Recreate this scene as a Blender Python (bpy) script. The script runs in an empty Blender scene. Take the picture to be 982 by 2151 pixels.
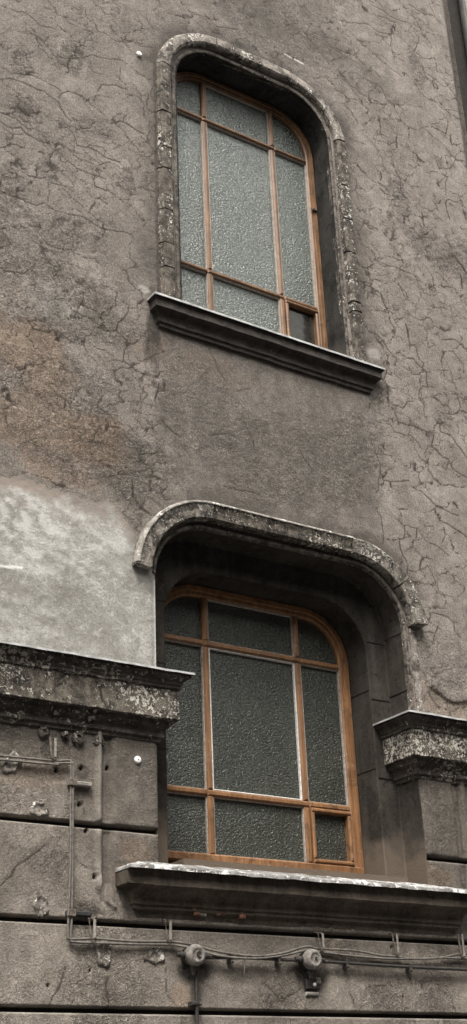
import bpy, math, random
import numpy as np
C = bpy.context.scene.collection
SC = bpy.context.scene
# ---------------------------------------------------------------- camera, world, sun, exposure
# metres: X along the facade, Y into the building, Z up; the facade plane is Y = 0, the street lies at Y < 0
EYE = np.array([0.0, -6.0, 1.6])
FPX, PITCH, YAW, ROLL = 2784.96, 0.444634, 0.597205, -0.0431348
def cam_axes():
    cy, sy, cp, sp = math.cos(YAW), math.sin(YAW), math.cos(PITCH), math.sin(PITCH)
    f = np.array([sy*cp, cy*cp, sp]); r = np.array([cy, -sy, 0.0]); u = np.cross(r, f)
    return (math.cos(ROLL)*r + math.sin(ROLL)*u, -math.sin(ROLL)*r + math.cos(ROLL)*u, f)
AX = cam_axes()
def at(px, py, Y=0.0):
    """survey point of the photograph -> (X, Z) on the plane at depth Y"""
    d = AX[0]*(px-491)/FPX - AX[1]*(py-1075.5)/FPX + AX[2]
    p = EYE + d*((Y-EYE[1])/d[1])
    return float(p[0]), float(p[2])
from mathutils import Matrix, Vector
cd = bpy.data.cameras.new('camera'); cam = bpy.data.objects.new('camera', cd); C.objects.link(cam)
cam.matrix_world = Matrix(((AX[0][0], AX[1][0], -AX[2][0], EYE[0]), (AX[0][1], AX[1][1], -AX[2][1], EYE[1]),
                           (AX[0][2], AX[1][2], -AX[2][2], EYE[2]), (0, 0, 0, 1)))
cd.sensor_fit = 'VERTICAL'; cd.sensor_height = 24.0; cd.lens = 24.0*FPX/2151.0
cd.clip_start = 0.05; cd.clip_end = 2000
SC.camera = cam
SUN_EL, SUN_AZ = math.radians(58), math.radians(-38)     # azimuth from the street side, towards -X (left)
W = bpy.data.worlds.new('World'); SC.world = W; W.use_nodes = True
nt = W.node_tree; nt.nodes.clear()
sky = nt.nodes.new('ShaderNodeTexSky'); sky.sky_type = 'NISHITA'; sky.sun_disc = False
sky.sun_elevation = SUN_EL
sdir = Vector((math.sin(SUN_AZ)*math.cos(SUN_EL), -math.cos(SUN_AZ)*math.cos(SUN_EL), math.sin(SUN_EL)))
sky.sun_rotation = math.atan2(sdir.x, sdir.y)
sky.air_density = 1.6; sky.dust_density = 6.0; sky.ozone_density = 1.0
hs = nt.nodes.new('ShaderNodeHueSaturation'); hs.inputs['Saturation'].default_value = 0.06
bg = nt.nodes.new('ShaderNodeBackground'); bg.inputs['Strength'].default_value = 0.15
wo = nt.nodes.new('ShaderNodeOutputWorld')
nt.links.new(sky.outputs[0], hs.inputs['Color']); wm = nt.nodes.new('ShaderNodeMix'); wm.data_type = 'RGBA'; wm.blend_type = 'MULTIPLY'; wm.inputs['Factor'].default_value = 1.0
wm.inputs[7].default_value = (1.0, .968, .925, 1); nt.links.new(hs.outputs[0], wm.inputs[6]); nt.links.new(wm.outputs[2], bg.inputs[0]); nt.links.new(bg.outputs[0], wo.inputs[0])
sl = bpy.data.lights.new('sun', 'SUN'); sl.energy = 1.3; sl.angle = math.radians(16); sl.color = (1.0, 0.955, 0.89)
so = bpy.data.objects.new('sun', sl); C.objects.link(so); so.location = (0, -20, 30)
so.rotation_euler = (-sdir).to_track_quat('-Z', 'Y').to_euler()
SC.view_settings.view_transform = 'Standard'; SC.view_settings.look = 'None'
SC.view_settings.exposure = 1.36; SC.view_settings.gamma = 1.0
SC.view_settings.use_curve_mapping = False
rnd = random.Random(7)
# ---------------------------------------------------------------- noise
_lat = np.random.RandomState(11).rand(8, 256, 256)
def vn(x, z, s, seed=0):
    L = _lat[seed % 8]; u = x/s + 17.3*seed; v = z/s + 9.1*seed
    i = np.floor(u).astype(int); j = np.floor(v).astype(int); a = u-i; b = v-j
    a = a*a*(3-2*a); b = b*b*(3-2*b); i0 = i % 256; i1 = (i+1) % 256; j0 = j % 256; j1 = (j+1) % 256
    return (L[i0, j0]*(1-a)+L[i1, j0]*a)*(1-b) + (L[i0, j1]*(1-a)+L[i1, j1]*a)*b
def fbm(x, z, s, seed=0, o=4):
    t = 0; w = 0; k = 1.0
    for n in range(o): t = t + k*vn(x, z, s/2**n, seed+n); w += k; k *= .55
    return t/w
def ss(a, b, x):
    t = np.clip((x-a)/(b-a), 0, 1); return t*t*(3-2*t)
def voro(x, z, sx, sz, seed):
    u = x/sx; v = z/sz; i = np.floor(u).astype(int); j = np.floor(v).astype(int)
    f1 = np.full(u.shape, 9.0); f2 = f1.copy(); A = _lat[seed % 8]; B = _lat[(seed+3) % 8]
    for di in (-1, 0, 1):
        for dj in (-1, 0, 1):
            p = i+di+A[(i+di) % 256, (j+dj) % 256]; q = j+dj+B[(i+di) % 256, (j+dj) % 256]
            d = np.hypot(p-u, q-v); n = d < f1
            f2 = np.where(n, f1, np.minimum(f2, d)); f1 = np.where(n, d, f1)
    return f2-f1
# ---------------------------------------------------------------- materials
class N:
    def __init__(s, name):
        s.m = bpy.data.materials.new(name); s.m.use_nodes = True; s.t = s.m.node_tree; s.t.nodes.clear()
        s.out = s.n('OutputMaterial'); s.b = s.n('BsdfPrincipled'); s.l(s.b.outputs[0], s.out.inputs[0])
        s.pos = s.n('NewGeometry').outputs['Position']
    def n(s, k): return s.t.nodes.new('ShaderNode'+k)
    def l(s, a, b): s.t.links.new(a, b)
    def put(s, v, sock):
        if hasattr(v, 'links') or hasattr(v, 'is_linked'): s.l(v, sock)
        elif isinstance(v, tuple): sock.default_value = (*v, 1) if len(v) == 3 and sock.type == 'RGBA' else v
        else: sock.default_value = v
    def scale(s, v, src=None):
        m = s.n('VectorMath'); m.operation = 'MULTIPLY'; s.l(src or s.pos, m.inputs[0]); m.inputs[1].default_value = v; return m.outputs[0]
    def noise(s, sc, det=4, rough=.55, dist=0, vec=None, off=None):
        n = s.n('TexNoise'); n.inputs['Scale'].default_value = sc; n.inputs['Detail'].default_value = det
        n.inputs['Roughness'].default_value = rough; n.inputs['Distortion'].default_value = dist
        v = vec or s.pos
        if off:
            a = s.n('VectorMath'); a.operation = 'ADD'; s.l(v, a.inputs[0]); a.inputs[1].default_value = (off, off*1.7, off*.6); v = a.outputs[0]
        s.l(v, n.inputs['Vector']); return n.outputs['Fac']
    def vor(s, sc, feat='F1', vec=None, rnd=1):
        n = s.n('TexVoronoi'); n.feature = feat; n.inputs['Scale'].default_value = sc; n.inputs['Randomness'].default_value = rnd
        s.l(vec or s.pos, n.inputs['Vector']); return n.outputs['Distance']
    def ramp(s, f, a, b, va=0.0, vb=1.0):
        n = s.n('MapRange'); n.clamp = True; s.l(f, n.inputs['Value'])
        for k, v in zip(('From Min', 'From Max', 'To Min', 'To Max'), (a, b, va, vb)): n.inputs[k].default_value = v
        return n.outputs[0]
    def mix(s, f, a, b, mode='MIX'):
        n = s.n('Mix'); n.data_type = 'RGBA'; n.blend_type = mode; n.clamp_factor = True
        s.put(f, n.inputs['Factor']); s.put(a, n.inputs[6]); s.put(b, n.inputs[7]); return n.outputs[2]
    def math(s, op, a, b=0.0):
        n = s.n('Math'); n.operation = op; s.put(a, n.inputs[0]); s.put(b, n.inputs[1]); return n.outputs[0]
    def attr(s, name):
        n = s.n('Attribute'); n.attribute_name = name; return n.outputs['Fac']
    def bump(s, h, dist, strength=1.0, prev=None):
        n = s.n('Bump'); n.inputs['Distance'].default_value = dist; n.inputs['Strength'].default_value = strength
        s.l(h, n.inputs['Height'])
        if prev: s.l(prev, n.inputs['Normal'])
        return n.outputs[0]
    def fin(s, col, rough=.85, nrm=None, spec=.3, metal=0.0):
        s.put(col, s.b.inputs['Base Color']); s.put(rough, s.b.inputs['Roughness'])
        s.b.inputs['Specular IOR Level'].default_value = spec; s.b.inputs['Metallic'].default_value = metal
        if nrm: s.l(nrm, s.b.inputs['Normal'])
        return s.m
def grey(c, k): return tuple(v*k for v in c)
def m_plaster(name, base, base2, coarse=1.0, gr=1.0):
    s = N(name)
    col = s.mix(s.ramp(s.noise(1.3, 5, .6), .35, .65), base, base2)
    col = s.mix(s.ramp(s.noise(9, 6, .65, .5), .38, .62, 0, .55), col, grey(base, .62))
    st = s.noise(1, 5, .6, 0, s.scale((14, 1, .9)))
    col = s.mix(s.ramp(st, .5, .75, 0, .40), col, grey(base, .55))
    col = s.mix(s.ramp(st, .45, .22, 0, .30), col, grey(base2, 1.35))
    blo = s.noise(3.2, 7, .72, .8, off=2.2)
    col = s.mix(s.ramp(blo, .50, .60, 0, .42), col, grey(base, .58))
    col = s.mix(s.ramp(blo, .46, .38, 0, .40), col, grey(base2, 1.28))
    col = s.mix(s.math('MULTIPLY', s.attr('rust'), .85), col, (.235, .156, .102))
    col = s.mix(s.attr('tan'), col, (.27, .20, .145))
    ra = s.attr('rough')
    f = s.noise(42, 5, .68, 1.6)
    f2 = s.noise(120, 4, .65, .6)
    col = s.mix(s.math('MULTIPLY', s.ramp(f, .36, .50, 1, 0), s.ramp(ra, 0, 1, .22, .85)), col, grey(base, .38))
    col = s.mix(s.math('MULTIPLY', s.ramp(f, .53, .66), s.ramp(ra, 0, 1, .20, .60)), col, grey(base2, 1.65))
    col = s.mix(s.ramp(f2, .36, .50, .66*gr, 0), col, grey(base, .40))
    col = s.mix(s.ramp(f2, .52, .66, 0, .42*gr), col, grey(base2, 1.7))
    g = s.attr('grime')
    gn = s.math('MULTIPLY', g, s.ramp(s.noise(16, 6, .7, .6), .3, .62, .65, 1.0))
    col = s.mix(gn, col, (.026, .022, .019))
    col = s.mix(s.attr('pale'), col, (.62, .60, .56))
    col = s.mix(s.attr('crack'), col, (.03, .023, .018))
    h = s.math('ADD', s.math('MULTIPLY', f, s.ramp(ra, 0, 1, .5, 2.0)), s.math('MULTIPLY', f2, .35))
    nb = s.bump(h, .010*coarse, 1.0)
    return s.fin(col, .9, nb, .25)
def m_patch():
    s = N('grey_cement_render')
    col = s.mix(s.ramp(s.noise(2.2, 5, .6, .4), .35, .65), (.228, .220, .203), (.320, .312, .290))
    sw = s.noise(5.5, 8, .75, .5, s.scale((1, 1, 1.6)))
    col = s.mix(s.ramp(sw, .50, .66, 0, .65), col, (.48, .475, .455))
    col = s.mix(s.ramp(sw, .46, .3, 0, .5), col, (.19, .185, .165))
    f = s.noise(60, 5, .7, .8)
    col = s.mix(s.ramp(f, .38, .5, .3, 0), col, (.16, .15, .13))
    col = s.mix(s.ramp(s.noise(20, 6, .75, 1.0), .52, .62, 0, .6), col, (.47, .47, .45)); col = s.mix(s.ramp(s.noise(13, 6, .75, 1.2, off=1.3), .46, .38, 0, .5), col, (.15, .145, .128))
    col = s.mix(s.ramp(s.noise(110, 4, .7), .36, .50, .6, 0), col, (.12, .115, .10))
    col = s.mix(s.attr('fade'), col, (.205, .175, .150))
    col = s.mix(s.attr('grime'), col, (.09, .08, .07))
    col = s.mix(s.attr('pale'), col, (.66, .66, .63))
    nb = s.bump(s.math('ADD', f, s.math('MULTIPLY', sw, 2.0)), .004, .8)
    return s.fin(col, .9, nb, .25)
def m_fleck(name, base, fleck, dens=.5, size=55, big=3.0, dark=(.022, .018, .015)):
    """old paint flaking off sooty stone: dens 0..1 how much pale paint is left"""
    s = N(name)
    n1 = s.noise(size, 4, .62, .9); n2 = s.noise(big, 4, .6); n3 = s.noise(size*.35, 5, .65, .7, off=3.1)
    col = s.mix(s.ramp(n3, .38, .60), dark, base)
    thr = s.math('ADD', n1, s.ramp(n2, .32, .68, -.11, .09))
    t = .66-.2*dens
    col = s.mix(s.ramp(thr, t, t+.035, 0, .95), col, fleck)
    col = s.mix(s.ramp(s.noise(size*2.2, 3), .35, .5, .5, 0), col, dark)
    g = s.noise(1, 4, .6, 0, s.scale((22, 6, 1.4)))
    col = s.mix(s.ramp(g, .5, .7, 0, .5), col, dark)
    h = s.math('ADD', s.math('MULTIPLY', s.ramp(thr, t-.02, t+.04), .8), n3)
    return s.fin(col, .85, s.bump(h, .007, .9), .3)
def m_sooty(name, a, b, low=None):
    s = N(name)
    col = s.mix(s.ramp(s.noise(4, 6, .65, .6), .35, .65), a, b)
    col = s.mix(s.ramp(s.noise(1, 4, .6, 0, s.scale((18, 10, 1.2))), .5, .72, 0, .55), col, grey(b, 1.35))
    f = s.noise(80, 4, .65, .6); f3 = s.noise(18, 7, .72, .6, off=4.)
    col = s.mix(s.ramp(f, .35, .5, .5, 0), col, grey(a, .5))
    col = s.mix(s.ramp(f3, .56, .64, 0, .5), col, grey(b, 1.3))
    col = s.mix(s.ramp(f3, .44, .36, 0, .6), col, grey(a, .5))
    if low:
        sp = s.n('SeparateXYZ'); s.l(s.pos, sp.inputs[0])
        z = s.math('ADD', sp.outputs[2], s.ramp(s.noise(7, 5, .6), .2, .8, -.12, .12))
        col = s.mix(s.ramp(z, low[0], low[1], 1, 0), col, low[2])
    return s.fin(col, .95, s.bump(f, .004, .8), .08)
def m_wood(name, a, b, worn=.6):
    s = N(name)
    g = s.noise(1, 5, .65, .5, s.scale((60, 60, 4)))
    col = s.mix(s.ramp(s.noise(5, 4), .35, .65), a, b)
    col = s.mix(s.ramp(g, .42, .6, .55, 0), col, grey(a, .42))
    col = s.mix(s.ramp(s.noise(28, 5, .7, .8), .60, .72, 0, worn), col, (.36, .30, .25))
    col = s.mix(s.ramp(s.noise(11, 5, .7, .8, off=5.), .54, .66, 0, .75), col, grey(a, .35))
    return s.fin(col, s.ramp(g, .3, .7, .4, .62), s.bump(g, .002, .6), .45)
def m_glass(name, base, ripple=.010, sc=34, spec=.5, haze=.22, ior=1.5):
    s = N(name)
    vv = s.scale((1, 1, 1.6)); n1 = s.noise(sc, 1, .4, 1.0, vv); n2 = s.noise(sc*2.4, 2, .5, .8, vv)
    col = s.mix(s.ramp(s.noise(1.6, 3, .5), .35, .65), (base[0]*1.1, base[1]*1.12, base[2]*1.12), grey(base, .66))
    col = s.mix(s.ramp(n1, .40, .58, .6, 0), col, grey(base, .40)); col = s.mix(s.ramp(n2, .52, .66, 0, .3), col, grey(base, 1.6))
    col = s.mix(s.ramp(s.noise(1, 3, .6, 0, s.scale((40, 1, 2.2))), .62, .75, 0, .06), col, (.4, .4, .38))
    h = s.math('ADD', n1, s.math('MULTIPLY', n2, .35))
    m = s.fin(col, haze, s.bump(h, ripple, 1.0), spec); s.b.inputs['IOR'].default_value = ior; s.b.inputs['Specular Tint'].default_value = (.95, 1.0, .965, 1)
    return m
def m_plain(name, a, b, rough=.6, metal=0.0, sc=30, bump=.002, spec=.4):
    s = N(name); f = s.noise(sc, 5, .65, .4)
    return s.fin(s.mix(s.ramp(f, .35, .65), a, b), rough, s.bump(f, bump, .7), spec, metal)
M = dict(
    plaster=m_plaster('weathered_plaster', (.186, .163, .143), (.262, .234, .208)),
    course=m_plaster('rusticated_plaster', (.200, .174, .148), (.280, .248, .214), 1.2, .62),
    patch=m_patch(),
    back=m_plain('joint_mortar', (.012, .010, .009), (.03, .025, .02), .95),
    band_side=m_fleck('peeling_jamb_paint', (.135, .115, .095), (.60, .58, .53), .34, 46, 2.2),
    band_top=m_fleck('peeling_arch_paint', (.28, .25, .22), (.58, .56, .51), .40, 38, 3.0, (.045, .038, .032)),
    arch=m_fleck('peeling_hood_paint', (.24, .215, .185), (.58, .56, .51), .46, 50, 3.5, (.025, .022, .018)),
    bead=m_fleck('peeling_bead_paint', (.15, .132, .112), (.50, .47, .43), .20, 60, 4.0),
    frieze=m_fleck('peeling_frieze_paint', (.15, .13, .105), (.52, .49, .43), .52, 50, 2.0, (.012, .010, .009)),
    cyma=m_fleck('sooty_cornice_paint', (.075, .066, .056), (.36, .33, .28), .42, 36, 2.2),
    sill=m_fleck('sooty_sill_stone', (.050, .043, .038), (.30, .27, .24), -.05, 50, 3.0),
    sill_low=m_sooty('brown_sill_stone', (.050, .042, .035), (.115, .096, .078)),
    lime=m_fleck('lime_edge', (.34, .32, .29), (.60, .58, .55), .55, 30, 5.0, (.12, .11, .095)),
    zinc=m_plain('zinc_flashing', (.20, .20, .20), (.42, .42, .41), .5, .3, 14, .002),
    zinc_paint=m_fleck('peeling_white_flashing', (.30, .295, .285), (.62, .62, .61), .60, 20, 3.5, (.10, .095, .088)),
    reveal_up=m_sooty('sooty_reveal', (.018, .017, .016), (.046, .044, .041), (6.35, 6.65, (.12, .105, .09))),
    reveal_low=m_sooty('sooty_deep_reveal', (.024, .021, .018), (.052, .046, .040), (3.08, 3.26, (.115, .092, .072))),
    wood=m_wood('orange_brown_wood', (.200, .098, .043), (.285, .145, .064)),
    wood_up=m_wood('faded_brown_wood', (.145, .074, .034), (.225, .122, .060), .6),
    putty=m_plain('white_putty', (.40, .38, .35), (.66, .65, .62), .8, 0, 60, .002),
    putty_old=m_plain('weathered_putty', (.20, .165, .14), (.42, .38, .34), .8, 0, 60, .002),
    glass_up=m_glass('rippled_sky_bright_glass', (.076, .088, .078), .0076, 60, 1.0, .25, 1.68),  # paler base than the lower panes: brighter sky reflection put into the colour
    glass_low=m_glass('rippled_dark_glass', (.034, .036, .029), .0076, 60, .75, .22, 1.5),
    glass_dark=m_glass('plain_dark_glass', (.030, .027, .023), .001, 8, .5, .12),
    cable=m_plain('grey_cable', (.07, .062, .055), (.17, .155, .135), .6, 0, 40),
    black=m_plain('black_conduit', (.018, .016, .015), (.04, .036, .032), .5, 0, 40),
    iron=m_plain('rusty_strap', (.05, .038, .03), (.19, .16, .135), .7, .2, 50, .003),
    iron_pale=m_plain('painted_strap', (.15, .135, .12), (.30, .28, .25), .7, .1, 50, .003),
    box=m_plain('grey_porcelain', (.075, .068, .060), (.22, .20, .18), .7, 0, 45, .004),
    pipe=m_plain('sooty_downpipe', (.022, .022, .022), (.06, .058, .055), .5, .2, 20, .002),
    white=m_plain('white_plastic', (.70, .70, .67), (.80, .80, .78), .5, 0, 30, .001),
    brick=m_plain('bare_brick', (.16, .075, .045), (.27, .14, .09), .9, 0, 60, .006),
    ground=m_plain('pavement_stone', (.07, .067, .064), (.11, .105, .10), .9, 0, 4, .004),
    road=m_plain('asphalt', (.04, .04, .04), (.06, .06, .06), .9, 0, 30, .004),
    far=m_plain('dark_neighbour_plaster', (.05, .047, .043), (.085, .08, .073), .9, 0, 6, .006),
)
# ---------------------------------------------------------------- object helpers
ORG = {}
def obj(name, V, F, mat, parent=None, smooth=False, attrs=None, mats=None, midx=None):
    me = bpy.data.meshes.new(name); V = np.asarray(V, dtype=float)
    o0 = ORG.get(parent.name, np.zeros(3)) if parent else np.zeros(3)
    me.from_pydata((V-o0).tolist(), [], F if isinstance(F, list) else F.tolist())
    for k, v in (attrs or {}).items():
        me.attributes.new(k, 'FLOAT', 'POINT').data.foreach_set('value', np.asarray(v, dtype=np.float32))
    me.materials.append(mat)
    for m2 in (mats or []): me.materials.append(m2)
    if midx is not None: me.polygons.foreach_set('material_index', np.asarray(midx, dtype=np.int32))
    if smooth: me.polygons.foreach_set('use_smooth', [True]*len(me.polygons))
    me.update(); o = bpy.data.objects.new(name, me); C.objects.link(o)
    if parent: o.parent = parent; ORG[o.name] = o0
    return o
def tag(o, label=None, cat=None, group=None, kind=None):
    for k, v in (('label', label), ('category', cat), ('group', group), ('kind', kind)):
        if v: o[k] = v
    return o
def thing(name, loc, label, cat, group=None):
    o = bpy.data.objects.new(name, None); C.objects.link(o); o.location = loc; o.empty_display_size = .1
    ORG[o.name] = np.array(loc, dtype=float); return tag(o, label, cat, group)
class MB:
    def __init__(s): s.v = []; s.f = []
    def add(s, V, F):
        k = len(s.v); s.v += [tuple(map(float, p)) for p in V]; s.f += [tuple(i+k for i in f) for f in F]; return s
    def box(s, x0, x1, y0, y1, z0, z1, bev=0.0):
        if bev <= 0:
            V = [(x, y, z) for x in (x0, x1) for y in (y0, y1) for z in (z0, z1)]
            return s.add(V, [(0, 1, 3, 2), (4, 6, 7, 5), (0, 4, 5, 1), (2, 3, 7, 6), (0, 2, 6, 4), (1, 5, 7, 3)])
        b = bev    # front (y0) edges bevelled
        V = [(x0, y1, z0), (x1, y1, z0), (x1, y1, z1), (x0, y1, z1), (x0, y0+b, z0), (x1, y0+b, z0), (x1, y0+b, z1), (x0, y0+b, z1),
             (x0+b, y0, z0+b), (x1-b, y0, z0+b), (x1-b, y0, z1-b), (x0+b, y0, z1-b)]
        return s.add(V, [(3, 2, 1, 0), (8, 9, 10, 11), (0, 1, 5, 4), (1, 2, 6, 5), (2, 3, 7, 6), (3, 0, 4, 7), (4, 5, 9, 8), (5, 6, 10, 9), (6, 7, 11, 10), (7, 4, 8, 11)])
    def tube(s, pts, r, n=8, cap=True):
        P = [Vector(p) for p in pts]; rings = []
        up = Vector((0, 0, 1))
        for i, p in enumerate(P):
            t = (P[min(i+1, len(P)-1)]-P[max(i-1, 0)]).normalized()
            a = t.cross(up if abs(t.z) < .9 else Vector((0, 1, 0))).normalized(); b = t.cross(a)
            rr = r[i] if isinstance(r, (list, tuple)) else r
            rings.append([p+a*(rr*math.cos(2*math.pi*k/n))+b*(rr*math.sin(2*math.pi*k/n)) for k in range(n)])
        F = [(i*n+k, i*n+(k+1) % n, (i+1)*n+(k+1) % n, (i+1)*n+k) for i in range(len(P)-1) for k in range(n)]
        if cap: F += [tuple(range(n-1, -1, -1)), tuple((len(P)-1)*n+k for k in range(n))]
        return s.add([v for g in rings for v in g], F)
    def lathe(s, c, axis, prof, n=20):
        """prof: (distance along axis, radius)"""
        a = Vector(axis).normalized(); u = a.cross(Vector((0, 0, 1)) if abs(a.z) < .9 else Vector((1, 0, 0))).normalized(); w = a.cross(u)
        V = [Vector(c)+a*d+u*(r*math.cos(2*math.pi*k/n))+w*(r*math.sin(2*math.pi*k/n)) for d, r in prof for k in range(n)]
        F = [(i*n+k, i*n+(k+1) % n, (i+1)*n+(k+1) % n, (i+1)*n+k) for i in range(len(prof)-1) for k in range(n)]
        F += [tuple(range(n-1, -1, -1)), tuple((len(prof)-1)*n+k for k in range(n))]
        return s.add(V, F)
    def build(s, name, mat, parent=None, smooth=False): return obj(name, s.v, s.f, mat, parent, smooth)
# ---------------------------------------------------------------- arches and sweeps
class Arch:
    """flat-topped arch with quarter-round corners: left leg, corner, top, corner, right leg"""
    def __init__(s, cx, hw, zt, r, zb): s.cx, s.hw, s.zt, s.r, s.zb = cx, hw, zt, r, zb; s.leg = zt-r-zb; s.arc = math.pi/2*r; s.top = 2*(hw-r); s.L = 2*s.leg+2*s.arc+s.top
    def pt(s, t, off=0.0):
        q = min(max(t, 0), s.L); m = q > s.L/2
        if m: q = s.L-q
        R = s.r+off
        if q < s.leg: x, z = -(s.hw+off), s.zb+q
        elif q < s.leg+s.arc:
            a = (q-s.leg)/s.arc*math.pi/2; x, z = -(s.hw-s.r)-R*math.cos(a), s.zt-s.r+R*math.sin(a)
        else: x, z = -(s.hw-s.r)+(q-s.leg-s.arc), s.zt+off
        return s.cx+(-x if m else x), z
    def ts(s, step=.03, t0=0.0, t1=None):
        t1 = s.L if t1 is None else t1
        ks = [t0, t1]+[k for k in (s.leg, s.leg+s.arc, s.L-s.leg-s.arc, s.L-s.leg) if t0 < k < t1]; ks.sort(); o = []
        for a, b in zip(ks, ks[1:]):
            n = max(1, int((b-a)/step)); o += [a+(b-a)*i/n for i in range(n)]
        return o+[t1]
def loft(arch, prof, ts, wear=0.0, cap=True, seed=1):
    """prof: list of (outward offset, depth y)"""
    V = []; n = len(prof)
    for t in ts:
        for k, (o, y) in enumerate(prof):
            x, z = arch.pt(t, o); V.append((x, y, z))
    V = np.array(V)
    if wear:
        a = fbm(V[:, 0]+V[:, 1]*3, V[:, 2], .05, seed)-.5; b = fbm(V[:, 0]-V[:, 1]*2, V[:, 2]+3, .11, seed+2)-.5
        V[:, 1] += wear*(a*1.5+b*1.5)
        c = fbm(V[:, 0]+V[:, 1]*5, V[:, 2]+7, .06, seed+4)-.5; d = V[:, 0]-arch.cx
        V[:, 0] += np.sign(d)*c*wear*.8; V[:, 2] += c*wear*.8
    F = [(i*n+k, i*n+k+1, (i+1)*n+k+1, (i+1)*n+k) for i in range(len(ts)-1) for k in range(n-1)]
    if cap: F += [tuple(range(n)), tuple((len(ts)-1)*n+k for k in range(n-1, -1, -1))]
    return V, F
def fine(prof, step=.012):
    o = [prof[0]]
    for a, b in zip(prof, prof[1:]):
        n = max(1, int(math.hypot(b[0]-a[0], b[1]-a[1])/step)); o += [(a[0]+(b[0]-a[0])*i/n, a[1]+(b[1]-a[1])*i/n) for i in range(1, n+1)]
    return o
def moulding(path, prof, wear=.0015, step=.02, seed=1):
    """sweep a profile (overhang, z) along a mitred horizontal path; outward is to the right of travel"""
    P = [np.array(p, float) for p in path]; st = []
    dirs = [(b-a)/np.linalg.norm(b-a) for a, b in zip(P, P[1:])]
    nr = [np.array((d[1], -d[0])) for d in dirs]
    for i, (a, b) in enumerate(zip(P, P[1:])):
        L = np.linalg.norm(b-a); n = max(1, int(L/step))
        m0 = nr[i] if i == 0 else nr[i-1]+nr[i]; m1 = nr[i] if i == len(dirs)-1 else nr[i]+nr[i+1]
        for k in range(n+(i == len(dirs)-1)):
            u = k/n; st.append((a, b, u, m0, m1))
    V = []; n = len(prof)
    for a, b, u, m0, m1 in st:
        for o, z in prof:
            q = (a+m0*o)*(1-u)+(b+m1*o)*u; V.append((q[0], q[1], z))
    V = np.array(V); k = V[:, 0]+V[:, 1]*.8
    V[:, 1] += wear*(fbm(k, V[:, 2], .06, seed)-.5)*2; V[:, 2] += wear*(fbm(k, V[:, 2]+5, .09, seed+3)-.5)*2.2
    F = [(i*n+j, (i+1)*n+j, (i+1)*n+j+1, i*n+j+1) for i in range(len(st)-1) for j in range(n-1)]
    F += [tuple(range(n-1, -1, -1)), tuple((len(st)-1)*n+j for j in range(n))]
    return V, F
# ---------------------------------------------------------------- the openings
UPA = Arch(4.410, .665, 8.715, .36, 6.36)      # upper opening, arris line
LOA = Arch(4.432, .913, 4.895, .375, 2.93)     # lower opening, outer arris
LOI = Arch(4.442, .747, 4.715, .34, 2.93)      # lower opening, inner step
SILLZ = 6.40
bld = thing('building', (4.4, 0, 0), 'old sooty stucco house front with two arched windows, cracked plaster and peeling cornices', 'building')
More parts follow.
